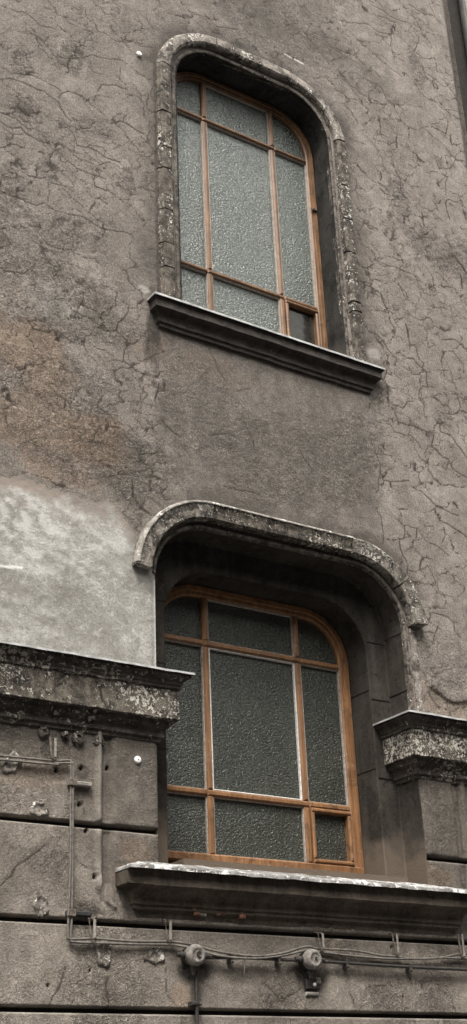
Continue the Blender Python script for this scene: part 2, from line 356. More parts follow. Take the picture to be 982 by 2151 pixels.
# ---------------------------------------------------------------- wall fields
CR = '''1 2.42 8.325 2.501 8.335 2.625 8.351 2.697 8.302 2.823 8.326
0.8 2.734 8.479 2.835 8.463 2.951 8.428 3.097 8.434 3.039 8.352 3.019 8.237
0.9 3.036 8.615 3.052 8.543 3.111 8.513 3.134 8.471 3.291 8.455 3.398 8.516 3.459 8.506 3.553 8.545 3.592 8.52
0.9 2.664 8.2 2.742 8.164 2.821 8.086 2.884 8.101 3.026 8.172 3.077 8.224 3.187 8.253 3.314 8.299 3.457 8.257 3.541 8.237
1 2.44 7.812 2.521 7.787 2.547 7.808 2.661 7.848 2.778 7.831 2.875 7.813
1.2 2.445 7.702 2.523 7.748 2.657 7.756 2.752 7.754 2.85 7.71 2.892 7.649 2.949 7.594
1 2.85 7.71 2.873 7.795 2.924 7.836 3.03 7.845 3.131 7.785 3.181 7.759
0.8 2.452 7.507 2.531 7.52 2.583 7.537
0.8 2.468 7.444 2.533 7.443 2.593 7.431
1.2 2.458 7.377 2.517 7.35 2.601 7.388 2.642 7.352 2.722 7.333 2.803 7.338
0.9 2.492 7.331 2.538 7.305 2.616 7.34
1 2.854 7.503 2.922 7.534 2.964 7.497 2.993 7.414 3.056 7.426 3.09 7.465 3.175 7.479 3.275 7.418
0.9 3.035 7.409 3.091 7.362 3.162 7.329 3.232 7.383
1.2 3.239 7.711 3.305 7.758 3.393 7.748 3.482 7.73
1.3 3.07 7.432 3.133 7.436 3.197 7.408 3.275 7.41 3.304 7.414
1 2.871 7.298 2.927 7.259 2.982 7.236 3.051 7.219 3.12 7.225 3.197 7.226
0.9 2.816 7.043 2.896 7.054 2.971 7.031
0.8 2.796 7.035 2.8 6.879
1.2 3.12 7.225 3.121 7.139 3.219 7.141 3.261 7.127
1.1 2.612 7.048 2.665 7.033 2.776 7.064
1.1 2.498 6.83 2.594 6.832 2.658 6.829 2.723 6.825 2.768 6.866 2.854 6.833 2.934 6.843 3.041 6.863 3.123 6.835 3.205 6.829 3.331 6.863 3.401 6.859
0.8 2.799 6.657 2.85 6.728
0.8 2.923 6.683 2.975 6.747 2.981 6.794
1 2.741 6.628 2.808 6.559 2.853 6.555 2.964 6.582 2.977 6.645
1 3.004 6.568 3.058 6.558 3.125 6.576 3.152 6.549
0.8 3.124 6.73 3.124 6.627
1 3.524 8.106 3.515 7.964 3.552 7.948 3.606 7.973
0.9 3.536 7.889 3.518 7.663 3.57 7.603 3.524 7.55 3.421 7.522
1.1 3.137 7.938 3.166 8.011 3.276 8.056 3.358 8.061
0.8 3.123 7.914 3.109 7.841 3.174 7.772
0.8 3.364 7.911 3.356 7.84 3.327 7.768
0.8 2.546 7.095 2.586 7.067
0.9 3.306 8.226 3.301 8.12
0.9 3.063 8.122 3.114 8.088 3.18 8.103
0.8 3.509 8.796 3.587 8.699
0.8 3.415 8.737 3.493 8.714 3.547 8.687
0.8 3.155 8.697 3.185 8.65 3.276 8.69
0.9 3.047 6.303 3.048 6.247 3.016 6.18 2.984 6.1
1 3.01 6.129 3.101 6.118 3.194 6.072 3.274 6.098 3.287 6.159 3.356 6.26 3.363 6.312 3.322 6.327
1.1 3.274 6.091 3.348 6.052 3.327 5.962 3.32 5.898 3.38 5.875 3.42 5.846
0.9 3.363 6.291 3.466 6.326
0.9 3.488 5.867 3.434 5.809 3.436 5.748 3.493 5.711 3.445 5.643 3.425 5.57
1.3 3.569 5.808 3.54 5.683
0.9 3.183 5.607 3.151 5.532 3.222 5.5 3.286 5.505
0.9 3.385 5.532 3.457 5.466
1.1 3.319 5.396 3.39 5.343 3.428 5.282 3.588 5.334
1 3.592 5.563 3.646 5.511 3.713 5.475
0.9 3.116 5.937 3.208 5.924 3.254 5.905
0.8 3.221 5.86 3.32 5.891
0.8 2.818 5.585 2.893 5.536 2.955 5.516
0.8 2.83 5.592 2.936 5.588
0.8 3.166 6.402 3.22 6.393 3.281 6.378 3.274 6.282
0.8 3.22 6.193 3.254 6.275
1.1 3.375 5.103 3.387 4.993 3.425 4.954
1 3.197 5.159 3.273 5.128 3.35 5.134
1 3.617 5.124 3.576 5.063 3.596 5.029 3.635 5.038
1 2.502 6.277 2.575 6.276 2.675 6.291
0.8 3.396 6.124 3.491 6.12 3.589 6.144
1.1 5.345 6.752 5.44 6.718 5.461 6.66 5.539 6.593 5.519 6.542
0.8 5.537 6.58 5.645 6.529
1.3 5.545 6.647 5.576 6.667 5.645 6.639 5.704 6.651 5.735 6.609 5.811 6.573 5.811 6.443
1.2 6.006 6.91 6.15 6.96 6.206 6.923 6.258 6.884
1.4 5.679 6.861 5.681 6.729
0.8 5.468 6.469 5.562 6.434
1.1 5.33 6.171 5.343 6.224 5.388 6.262 5.437 6.208 5.548 6.196 5.599 6.267 5.658 6.284
1 5.729 6.393 5.764 6.442 5.869 6.46
0.9 5.736 6.389 5.757 6.3 5.744 6.182
1 5.858 6.278 5.915 6.261 6.005 6.274 6.067 6.298 6.107 6.361 6.09 6.447 6.191 6.45
1 5.32 6.022 5.417 6.03 5.452 5.979 5.536 5.983 5.619 5.981 5.68 5.911
1.3 5.589 6.077 5.715 6.068 5.815 6.064 5.809 6.025 5.786 5.957 5.851 5.913 5.928 5.895 5.954 5.828 6.089 5.782
1.3 5.885 6.158 5.885 6.102 5.979 6.096 6.055 6.015 6.113 5.943
1 5.23 5.871 5.231 5.823 5.285 5.701 5.28 5.601 5.265 5.579 5.262 5.492 5.225 5.46
1.1 5.278 5.583 5.337 5.574 5.533 5.625
1.1 5.72 5.891 5.744 5.861 5.723 5.758 5.764 5.696 5.831 5.664 6.052 5.706
1.2 5.561 5.575 5.636 5.57 5.737 5.499 5.859 5.469 5.958 5.461
1.5 5.751 5.397 5.845 5.371 5.926 5.342 6.015 5.303
0.9 5.815 5.353 5.812 5.282 5.775 5.217
1 5.622 5.304 5.713 5.321
0.9 5.374 5.312 5.449 5.272 5.563 5.274 5.628 5.197 5.734 5.174 5.825 5.13
1.2 5.449 5.272 5.43 5.171 5.395 5.158 5.389 5.112 5.439 4.978 5.427 4.877
1 5.448 4.947 5.5 4.941 5.617 5.014 5.671 4.913 5.7 4.83 5.808 4.829
1 5.436 4.851 5.532 4.878 5.652 4.871
1 5.22 5.351 5.259 5.286 5.242 5.081
1.1 5.526 4.625 5.585 4.624 5.598 4.675 5.745 4.674 5.794 4.64 5.793 4.585 5.835 4.549
1 5.665 4.628 5.619 4.534 5.526 4.529
1 5.61 4.522 5.581 4.454
1.4 5.364 5.575 5.367 5.54
1.4 5.555 5.261 5.543 5.201
0.8 6.024 6.717 6.059 6.648 6.061 6.556
0.8 5.921 6.626 6.037 6.655
1 5.682 10.098 5.814 10.099 5.928 10.073 6.137 10.122 6.308 10.105
1 5.671 9.996 5.806 10.025 5.923 10.035 5.918 9.919
1 6.112 10.332 6.249 10.315 6.412 10.358 6.477 10.31
0.9 6.368 10.489 6.414 10.368
0.9 5.87 9.86 5.845 9.719 5.861 9.642 5.991 9.622
1 5.925 9.906 6.114 9.804 6.19 10 6.119 10.042
1 6.113 9.795 6.211 9.767 6.34 9.832 6.338 9.693 6.518 9.738
1 6.191 9.611 6.356 9.573
1 5.669 9.528 5.777 9.482 5.934 9.426
1.1 5.587 9.207 5.681 9.205 5.725 9.096 5.875 9.078
1 5.568 9.029 5.692 9.016
0.9 5.732 9.091 5.816 9.123 5.868 9.082
0.8 5.973 9.148 6.12 9.2
1 6.052 9.451 6.107 9.36 6.185 9.314 6.288 9.329 6.366 9.283 6.556 9.346
1.1 6.399 9.637 6.519 9.506 6.567 9.478
1.1 5.546 8.611 5.71 8.622 5.791 8.705
1.1 5.818 8.67 5.984 8.657
1.1 6.17 9.076 6.229 9.022 6.346 9.017 6.394 9.179 6.312 9.257
1 6.338 8.843 6.43 8.787 6.518 8.809
1 6.43 8.787 6.345 8.663 6.22 8.602 6.189 8.73
1 6.069 8.506 6.198 8.561
1 6.303 8.605 6.264 8.448 6.25 8.349
1.3 6.379 8.332 6.261 8.307 6.239 8.268 6.248 8.165 6.259 8.123
0.9 6.379 8.332 6.476 8.301
0.9 5.555 8.198 5.67 8.141 5.772 8.094
0.8 6.003 8.127 6.089 8.116 6.162 8.07
1 5.397 7.431 5.525 7.394 5.617 7.428 5.676 7.422 5.811 7.421 5.86 7.334 5.891 7.282
1 5.927 7.556 6 7.468 5.994 7.367
1.1 5.367 7.146 5.452 7.135 5.502 7.004
1 6.055 7.417 6.182 7.433
0.9 5.65 7.273 5.71 7.157
1.1 5.76 7.024 5.851 7.034 5.917 7.076 5.943 7.044
0.9 5.916 7.186 6.009 7.197 6.112 7.218
2.2 6.263 7.766 6.332 7.689 6.373 7.631
1.6 6.399 9.033 6.4 8.928
1 6.4 8.928 6.501 8.981
1.8 5.796 8.746 5.787 8.633
1.6 5.584 8.3 5.58 8.223
1.8 5.968 8.068 5.977 7.93
1.7 6.3 7.604 6.299 7.474
1.7 5.669 6.939 5.681 6.862
1.1 5.168 7.363 5.261 7.364 5.279 7.315 5.349 7.318 5.421 7.383
1.2 5.221 7.194 5.265 7.177 5.39 7.155 5.458 7.135 5.504 7.019
1.1 5.272 6.801 5.312 6.751 5.37 6.759 5.413 6.731 5.463 6.662
1 5.308 7.838 5.402 7.823
0.8 5.315 8.029 5.335 7.931
1 5.31 7.734 5.391 7.72 5.487 7.723
0.9 5.311 7.517 5.404 7.507 5.444 7.431 5.575 7.411
0.9 5.308 6.931 5.369 6.957 5.512 6.989
1 5.55 8.187 5.659 8.135
1 5.237 9.722 5.408 9.752 5.617 9.848 5.73 9.816 5.859 9.868
0.9 5.124 9.369 5.29 9.395 5.43 9.408 5.496 9.5
1 5.157 9.127 5.343 9.076 5.475 9.026 5.642 9.02
0.9 4.915 9.433 5.014 9.341 5.163 9.187
0.8 4.308 9.17 4.405 9.11 4.583 9.147
0.8 5.262 8.511 5.368 8.505 5.477 8.512
1.1 2.642 2.748 2.714 2.838 2.802 2.908 2.878 2.967
1 2.915 2.225 2.97 2.318 2.994 2.396
1 3.039 2.92 3.106 2.871 3.161 2.869
0.9 3.223 2.392 3.224 2.214
0.8 3.552 2.413 3.557 2.287 3.598 2.242
0.8 3.076 3.206 3.09 3.135
1 4.134 2.355 4.252 2.261 4.383 2.336
0.9 4.156 2.212 4.189 2.248
1 4.698 2.319 4.732 2.245
1 5.431 2.308 5.463 2.217
0.8 4.808 2.333 4.879 2.354 4.965 2.356'''
CRACKS = []
for ln in CR.split('\n'):
    a = [float(v) for v in ln.split()]; CRACKS.append((a[0], [(a[i], a[i+1]) for i in range(1, len(a), 2)]))
for w, px in ((1.0, [(430, 30), (455, 55), (500, 62)]), (.8, [(400, 35), (440, 70)]), (1.0, [(505, 880), (520, 900), (533, 925), (536, 950)]), (1.0, [(628, 940), (640, 965), (655, 985)]), (1.1, [(440, 915), (465, 912), (490, 915)]),
              (1.1, [(342, 885), (360, 905), (375, 915)]), (.8, [(440, 730), (455, 765), (475, 800)]), (.8, [(640, 790), (645, 805)]), (1.0, [(470, 1020), (545, 1040)]), (.9, [(600, 985), (615, 1000), (628, 1022)]), (.8, [(497, 822), (527, 815)])):
    CRACKS.append((w, [at(*p) for p in px]))
CRACKS.append((1.0, [at(*p) for p in ((903, 1443), (915, 1449), (925, 1457), (940, 1469), (952, 1475), (970, 1475), (990, 1473))]))
def seg_field(X, Z, xs, zs, polylines, out, wid, jit=.009, seed=3):
    r = random.Random(seed)
    for w, pts in polylines:
        q = [pts[0]]
        for a, b in zip(pts, pts[1:]):
            L = math.hypot(b[0]-a[0], b[1]-a[1]); n = max(1, int(L/.035))
            for k in range(1, n+1):
                j = jit if k < n else 0
                q.append((a[0]+(b[0]-a[0])*k/n+r.uniform(-j, j), a[1]+(b[1]-a[1])*k/n+r.uniform(-j, j)))
        m = len(q)
        for k, (a, b) in enumerate(zip(q, q[1:])):
            ww = wid*w*(.75+.5*r.random())*(.55+.45*math.sin(math.pi*(k+.5)/m)**.5); pad = ww*2.2+.004
            i0, i1 = np.searchsorted(xs, (min(a[0], b[0])-pad, max(a[0], b[0])+pad)); j0, j1 = np.searchsorted(zs, (min(a[1], b[1])-pad, max(a[1], b[1])+pad))
            if i1 <= i0 or j1 <= j0: continue
            x = X[i0:i1, j0:j1]; z = Z[i0:i1, j0:j1]; dx, dz = b[0]-a[0], b[1]-a[1]; L2 = dx*dx+dz*dz+1e-9
            t = np.clip(((x-a[0])*dx+(z-a[1])*dz)/L2, 0, 1); d = np.hypot(x-a[0]-t*dx, z-a[1]-t*dz)
            out[i0:i1, j0:j1] = np.maximum(out[i0:i1, j0:j1], np.clip(1.6-d/ww, 0, 1)*min(1, .50+.40*w))
    return out
def blob(X, Z, c, r, k=.5, seed=0):
    d = np.hypot((X-c[0])/r[0], (Z-c[1])/r[1])+(fbm(X, Z, .22, seed)-.5)*2*k
    return 1-ss(.55, 1.05, d)
def archdist(X, Z, A, off=0.0):
    """signed distance outside an arch outline"""
    x = np.abs(X-A.cx); r = A.r; qx = x-(A.hw-r); qz = Z-(A.zt-r)
    d = np.where((qx > 0) & (qz > 0), np.hypot(np.maximum(qx, 0), np.maximum(qz, 0))-r, np.maximum(x-A.hw, Z-A.zt))
    return d-off
def fields(X, Z, xs, zs, lower=False):
    rough = np.zeros_like(X); 
    for px, rr, k in (((90, 620), (.65, .42), 1), ((110, 830), (.55, .55), 1), ((230, 960), (.6, .3), 1), ((60, 480), (.5, .25), .7), ((150, 120), (.10, .14), .9), ((60, 225), (.14, .16), 1), ((45, 130), (.1, .12), .8), ((210, 265), (.16, .13), .8), ((100, 350), (.12, .14), .8), ((18, 385), (.13, .2), .9), ((265, 370), (.07, .14), .7),
                      ((870, 135), (.12, .4), .7), ((835, 415), (.12, .2), .8), ((890, 500), (.22, .16), .9), ((960, 540), (.25, .25), 1), ((810, 40), (.12, .2), .6), ((420, 850), (.42, .36), .65), ((560, 960), (.75, .4), .75), ((740, 930), (.3, .4), .9), ((600, 60), (.5, .3), .5), ((930, 1400), (.3, .35), .5), ((560, 80), (.6, .5), .5)):
        rough = np.maximum(rough, k*blob(X, Z, at(*px), rr, .55, 2))
    if lower: rough = .10+.75*ss(.42, .62, fbm(X, Z, .35, 6, 4))
    x = X; z = Z
    y = (fbm(x, z, .55, 1, 3)-.5)*.014
    y += (fbm(x, z, .09, 3, 3)-.5)*(.003+.004*rough)
    y += (fbm(x, z, .028, 5, 2)-.5)*(.0018+.0045*rough)
    crack = np.zeros_like(X)
    if not lower:
        wx = X+(fbm(x, z, .09, 4)-.5)*.14; wz = Z+(fbm(x, z, .09, 6)-.5)*.14
        mask = ss(.38, .50, fbm(x, z, .30, 2, 3)); mask2 = ss(.46, .60, fbm(x, z, .4, 5, 3))
        e = voro(wx*.9+wz*.25, wz-wx*.22, .26, .19, 1); crack = np.maximum(crack, (1-ss(.012, .052, e))*mask*.85)
        e = voro(wx*.9+wz*.3, wz-wx*.2, .12, .085, 2); crack = np.maximum(crack, (1-ss(.02, .09, e))*mask2*.60)
        e = voro(wx-wz*.3, wz, .055, .045, 3); crack = np.maximum(crack, (1-ss(.02, .11, e))*ss(.3, .8, rough)*.30*ss(.4, .6, fbm(x, z, .12, 0)))
        crack *= ss(.22, .50, fbm(x, z, .045, 7, 2))*.6+.5
        mid = ((X > 3.62) & (X < 5.2) & (Z < 6.5)); crack = np.where(mid, crack*.25, crack)
    seg_field(X, Z, xs, zs, CRACKS, crack, .0037)
    y += crack*.0013
    lip = np.zeros_like(X)
    grime = np.zeros_like(X); rust = np.zeros_like(X); tan = np.zeros_like(X); pale = np.zeros_like(X)
    nn = fbm(x, z, .16, 3); n2 = fbm(x*3, z*.55, .18, 6)
    if not lower:
        # soot washed down beside, above and below the mouldings
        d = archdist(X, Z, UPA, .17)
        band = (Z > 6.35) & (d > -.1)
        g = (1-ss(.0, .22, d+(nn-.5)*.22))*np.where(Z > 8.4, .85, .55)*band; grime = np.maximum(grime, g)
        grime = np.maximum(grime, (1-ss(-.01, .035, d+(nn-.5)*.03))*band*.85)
        grime = np.maximum(grime, (1-ss(.0, .035, np.abs(X-3.578)))*((Z > 6.45) & (Z < 8.5))*.9)
        grime = np.maximum(grime, (1-ss(5.16, 5.34, X+(nn-.5)*.12))*ss(8.9, 9.3, Z+(nn-.5)*.4)*(.22+.2*n2))
        grime = np.maximum(grime, (1-ss(3.3, 3.6, X+(nn-.5)*.3))*.10+.25*ss(.58, .75, n2)*ss(.5, .6, nn))
        grime = np.maximum(grime, ss(8.8, 9.4, Z+(nn-.5)*.5)*blob(X, Z, (4.6, 9.2), (1.2, .55), .5, 1)*.55)
        d2 = archdist(X, Z, LOA, .16)
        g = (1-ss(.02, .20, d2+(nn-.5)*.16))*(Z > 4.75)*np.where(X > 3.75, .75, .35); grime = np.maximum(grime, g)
        # sill run-off: left dark tongue, broad brown-grey field under the sill
        grime = np.maximum(grime, blob(X, Z, at(322, 715), (.07, .42), .6, 3)*ss(.25, .6, n2)*.95)
        grime = np.maximum(grime, (1-ss(0, .22, 6.24-Z+(n2-.5)*.3))*((X > 3.5) & (X < 5.34) & (Z < 6.32))*.5)
        grime = np.maximum(grime, blob(X, Z, at(800, 812), (.10, .05), .3, 3)*.7)
        sill = (X > 3.55) & (X < 5.3) & (Z < 6.33)
        grime = np.maximum(grime, sill*(1-ss(.0, .55, 6.3-Z+(n2-.5)*.5))*.42)
        box = ss(3.50, 3.62, X+(nn-.5)*.10)*(1-ss(5.16, 5.30, X+(nn-.5)*.12))*ss(5.0, 5.3, Z)*(1-ss(6.3, 6.35, Z)); grime = np.maximum(grime, box*(.30+.26*n2))
        grime = np.maximum(grime, rough*.30*ss(.42, .6, fbm(x, z, .10, 1)))
        for px, rr in (((60, 225), (.12, .13)), ((20, 390), (.13, .17)), ((150, 115), (.10, .10)), ((100, 350), (.09, .10)), ((210, 270), (.12, .09)), ((955, 540), (.2, .12)), ((870, 130), (.08, .16))):
            grime = np.maximum(grime, blob(X, Z, at(*px), (rr[0]*1.3, rr[1]*1.2), 1.8, 5)*.40*ss(.48, .60, fbm(X, Z, .05, 1)))
        grime = np.maximum(grime, blob(X, Z, at(250, 980), (.35, .25), .7, 5)*.35)
        for px, rr, k in (((60, 740), (.38, .34), .75), ((190, 920), (.27, .20), .85), ((90, 880), (.35, .25), .65), ((345, 735), (.12, .14), .35), ((120, 990), (.3, .12), .5), ((420, 770), (.5, .15), .3), ((20, 640), (.2, .2), .3)):
            rust = np.maximum(rust, k*blob(X, Z, at(*px), rr, .6, 4))
        grime = np.maximum(grime, ss(6.50, 6.60, X+(nn-.5)*.05)*ss(0, 1, .62+.4*(n2-.4)))
        # delaminated skin low on the right: the lower field lies deeper
        P = [at(*p) for p in ((893, 1432), (905, 1443), (925, 1455), (940, 1468), (952, 1474), (970, 1474), (990, 1472), (1100, 1480))]
        zc = np.interp(X, [p[0] for p in P], [p[1] for p in P]); inside = (X > P[0][0]-.02)
        y += inside*ss(0, .012, zc-Z)*.013*ss(P[0][0]-.02, P[0][0]+.10, X)
        y -= inside*(1-ss(0, .05, np.abs(Z-zc-.03)))*.005*ss(P[0][0]-.02, P[0][0]+.10, X)
        tan = np.maximum(tan, (X > 5.37)*(1-ss(-.02, .03, Z-zc+(nn-.5)*.06))*(Z < 4.3)*.4)
        pale = np.maximum(pale, blob(X, Z, at(300, 607), (.06, .04), .8, 2)*.35)
        pale = np.maximum(pale, blob(X, Z, at(785, 745), (.09, .07), .9, 2)*.22)
        pale = np.maximum(pale, blob(X, Z, at(60, 630), (.5, .15), .8, 6)*.14*ss(.35, .6, fbm(X, Z, .05, 2)))
        seg_field(X, Z, xs, zs, [(1.0, [at(598, 114), at(637, 134)])], pale, .005, 0)
    else:
        grime = np.maximum(grime, ss(3.50, 3.28, Z+(nn-.5)*.12)*0)
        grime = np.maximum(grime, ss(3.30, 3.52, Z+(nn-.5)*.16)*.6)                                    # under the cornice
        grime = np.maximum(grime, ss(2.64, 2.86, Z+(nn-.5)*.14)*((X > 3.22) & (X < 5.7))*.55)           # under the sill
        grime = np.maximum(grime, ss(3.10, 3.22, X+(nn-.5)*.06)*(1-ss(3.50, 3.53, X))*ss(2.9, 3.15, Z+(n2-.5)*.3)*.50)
        grime = np.maximum(grime, (1-ss(5.36, 5.44, X))*(X > 5.3)*ss(3.0, 3.1, Z)*.5)
        for p, rr, k in (((412, 2035), (.16, .10), .95), ((658, 2045), (.14, .10), .95), ((412, 2100), (.05, .14), .6), ((850, 2045), (.75, .07), .4), ((180, 1912), (.10, .05), .8), ((525, 2045), (.25, .06), .35), ((175, 1620), (.05, .05), .8), ((200, 1700), (.12, .3), .35)):
            grime = np.maximum(grime, k*blob(X, Z, at(*p), rr, .4, 3))
        for p, rr, k in (((285, 1790), (.13, .10), .75), ((900, 1845), (.25, .10), .85), ((385, 2090), (.08, .10), .6), ((250, 1840), (.06, .1), .5), ((60, 1620), (.25, .1), .3), ((700, 1990), (.1, .1), .3)):
            tan = np.maximum(tan, k*blob(X, Z, at(*p), rr, .35, 4))
        rp = [(3.165, 3.56), (3.165, 3.2), (3.17, 2.86), (3.185, 2.77), (3.215, 2.72), (3.265, 2.685)]
        ri = np.zeros_like(X); seg_field(X, Z, xs, zs, [(1.2, rp)], ri, .0085, 0); y -= ri*.010; pale = np.maximum(pale, ri*.12*ss(.35, .6, n2)); rj = np.zeros_like(X); seg_field(X, Z, xs, zs, [(1, [(a-.026, c) for a, c in rp])], rj, .006, 0); grime = np.maximum(grime, rj*.45)
        up_ = ss(2.74, 2.80, Z)
        xe = 3.188+.0*Z; ch = ss(0, .010, X-xe)*(1-ss(3.240, 3.250, X))*up_; y += ch*.012; grime = np.maximum(grime, ch*(.30+.35*n2))
        rg = ss(3.150, 3.158, X)*(1-ss(3.180, 3.188, X))*up_; y -= rg*.014; pale = np.maximum(pale, rg*.10*ss(.4, .6, nn))
        ch = ss(5.604, 5.614, X)*(1-ss(5.665, 5.675, X))*up_; y += ch*.012; grime = np.maximum(grime, ch*(.30+.35*n2))
        rg = ss(5.675, 5.683, X)*(1-ss(5.705, 5.713, X))*up_; y -= rg*.014
        pan = ss(3.262, 3.275, X)*(1-ss(3.52, 3.53, X)); grime = np.maximum(grime, pan*ss(2.98, 3.12, Z+(nn-.5)*.2)*(.32+.25*n2))
        grime = np.maximum(grime, .30*ss(.50, .62, fbm(X, Z, .30, 4, 4)))
        rp = [(5.63, 3.56), (5.63, 2.95)]; ri = np.zeros_like(X); seg_field(X, Z, xs, zs, [(1, rp)], ri, .016, 0); y -= ri*.008; grime = np.maximum(grime, ri*.3)
        y -= ss(3.255, 3.27, X)*(1-ss(5.6, 5.62, X))*ss(2.9, 2.92, Z)*.006
        for i in range(20):   # nail holes and pecked pits
            c = (rnd.uniform(2.5, 5.7), rnd.uniform(2.1, 3.5)); r_ = rnd.uniform(.004, .009)
            d = np.hypot(X-c[0], (Z-c[1])*.8); m_ = 1-ss(r_*.6, r_*1.2, d); y += m_*.012; crack = np.maximum(crack, m_*.9)
        for p in ((182, 1745), (168, 1690), (172, 1614), (200, 1842), (228, 1613), (120, 1618)):
            c = at(*p); d = np.hypot(X-c[0], (Z-c[1])*.8); m_ = 1-ss(.005, .014, d); y += m_*.02; crack = np.maximum(crack, m_)
    return y, dict(crack=crack, grime=np.clip(grime, 0, 1), rust=rust, tan=tan, pale=np.clip(pale, 0, 1), rough=rough)
def grid_obj(name, xs, zs, keep, y, at_, mat, parent):
    nx, nz = len(xs), len(zs); X, Z = np.meshgrid(xs, zs, indexing='ij')
    idx = np.arange(nx*nz).reshape(nx, nz)
    q = np.stack([idx[:-1, :-1], idx[1:, :-1], idx[1:, 1:], idx[:-1, 1:]], -1)[keep]
    used = np.zeros(nx*nz, bool); used[q.ravel()] = True; new = np.cumsum(used)-1
    V = np.stack([X.ravel(), y.ravel(), Z.ravel()], -1)[used]; F = new[q]
    me = bpy.data.meshes.new(name); o0 = ORG[parent.name]; V = (V-o0).astype(np.float32); n = len(F)
    me.vertices.add(len(V)); me.vertices.foreach_set('co', V.ravel()); me.loops.add(n*4); me.loops.foreach_set('vertex_index', F.ravel().astype(np.int32))
    me.polygons.add(n); me.polygons.foreach_set('loop_start', np.arange(0, n*4, 4, dtype=np.int32))
    me.polygons.foreach_set('use_smooth', np.ones(n, bool)); me.update(calc_edges=True); me.validate()
    for k, v in at_.items(): me.attributes.new(k, 'FLOAT', 'POINT').data.foreach_set('value', v.ravel()[used].astype(np.float32))
    me.materials.append(mat); o = bpy.data.objects.new(name, me); C.objects.link(o); o.parent = parent; ORG[o.name] = o0
    return o
def axis(*segs):
    o = []
    for a, b, st in segs: n = max(1, int(round((b-a)/st))); o += list(np.linspace(a, b, n, endpoint=False))
    return np.array(o+[segs[-1][1]])
def centers(xs, zs):
    return np.meshgrid((xs[:-1]+xs[1:])/2, (zs[:-1]+zs[1:])/2, indexing='ij')
# upper plaster wall
xs = axis((-.6, .8, .06), (.8, 2.2, .016), (2.2, 3.519, .0073), (3.519, 5.345, .0073), (5.345, 6.74, .0080)); zs = axis((3.60, 3.86, .05), (3.86, 10.85, .0078), (10.85, 12.2, .09))
X, Z = np.meshgrid(xs, zs, indexing='ij')
y, A_ = fields(X, Z, xs, zs)
y += ss(6.52, 6.70, X)*.13                                  # the wall rounds back into the corner with the pipe
edge = np.minimum(np.abs(X-3.519), np.abs(X-5.345)); y = np.where((Z < 4.9), y*ss(0, .05, edge), y)
cx_, cz_ = centers(xs, zs)
du = archdist(cx_, cz_, UPA, .03); dl = archdist(cx_, cz_, LOA, .0)
keep = ~((du < 0) & (cz_ > 6.42)) & ~((archdist(cx_, cz_, LOA, .02) < 0) & (cz_ > 4.52)) & ~((np.abs(cx_-4.432) < .913) & (cz_ <= 4.56))
w = grid_obj('plaster_wall', xs, zs, keep, y, A_, M['plaster'], bld); w['label'] = 'cracked warm grey plaster with rust-brown stains'
# fresh cement patch, lower left: a skin 8 mm proud with a feathered ragged top
xs2 = axis((-.6, .8, .06), (.8, 2.2, .02), (2.2, 3.519, .011)); zs2 = axis((3.60, 5.2, .011)); X2, Z2 = np.meshgrid(xs2, zs2, indexing='ij')
tx = [at(*p) for p in ((0, 1000), (100, 1022), (180, 1046), (240, 1066), (275, 1105), (300, 1150), (330, 1190))]
top = np.interp(X2, [-1]+[p[0] for p in tx], [5.0]+[p[1] for p in tx])+(fbm(X2, X2*0, .20, 2)-.5)*.10+(fbm(X2, Z2, .04, 5)-.5)*.05
s_ = top-Z2
y2 = -.010*ss(-.006, .16, s_)-(fbm(X2, Z2, .5, 4, 3)-.5)*.010+(fbm(X2, Z2, .06, 6, 3)-.5)*.004-.004
e2 = ss(0, .04, 3.519-X2); y2 = y2*e2-.0045*(1-e2)
cc = centers(xs2, zs2); tc = (top[:-1, :-1]+top[1:, 1:])/2
pl = np.zeros_like(X2); seg_field(X2, Z2, xs2, zs2, [(1.0, [at(-20, 1190), at(43, 1194)])], pl, .006, 0)
pl = np.maximum(pl, (1-ss(.0, .016, 3.519-X2))*(Z2 < 4.5)*.55)
for px, rr, k in (((40, 1080), (.35, .16), .6), ((180, 1120), (.32, .16), .5), ((110, 1190), (.40, .10), .45), ((60, 1290), (.4, .10), .25), ((270, 1180), (.12, .2), .3)):
    pl = np.maximum(pl, k*blob(X2, Z2, at(*px), rr, .6, 3)*ss(.40, .66, fbm(X2+Z2*.4, Z2*1.5, .06, 5, 6))*.6)
d3 = archdist(X2, Z2, LOA, .16); g2 = (1-ss(.0, .10, d3))*(Z2 > 4.4)*.4+.25*ss(.5, .62, fbm(X2, Z2, .3, 5))
fade = 1-ss(.0, .16, s_+(fbm(X2, Z2, .06, 3, 4)-.5)*.22)
keep2 = (tc-cc[1] > -.004)
p2 = grid_obj('cement_patch', xs2, zs2, keep2, y2, dict(grime=np.clip(g2, 0, 1), pale=pl, fade=fade), M['patch'], bld); p2['label'] = 'smooth light grey cement repair beside the lower window'
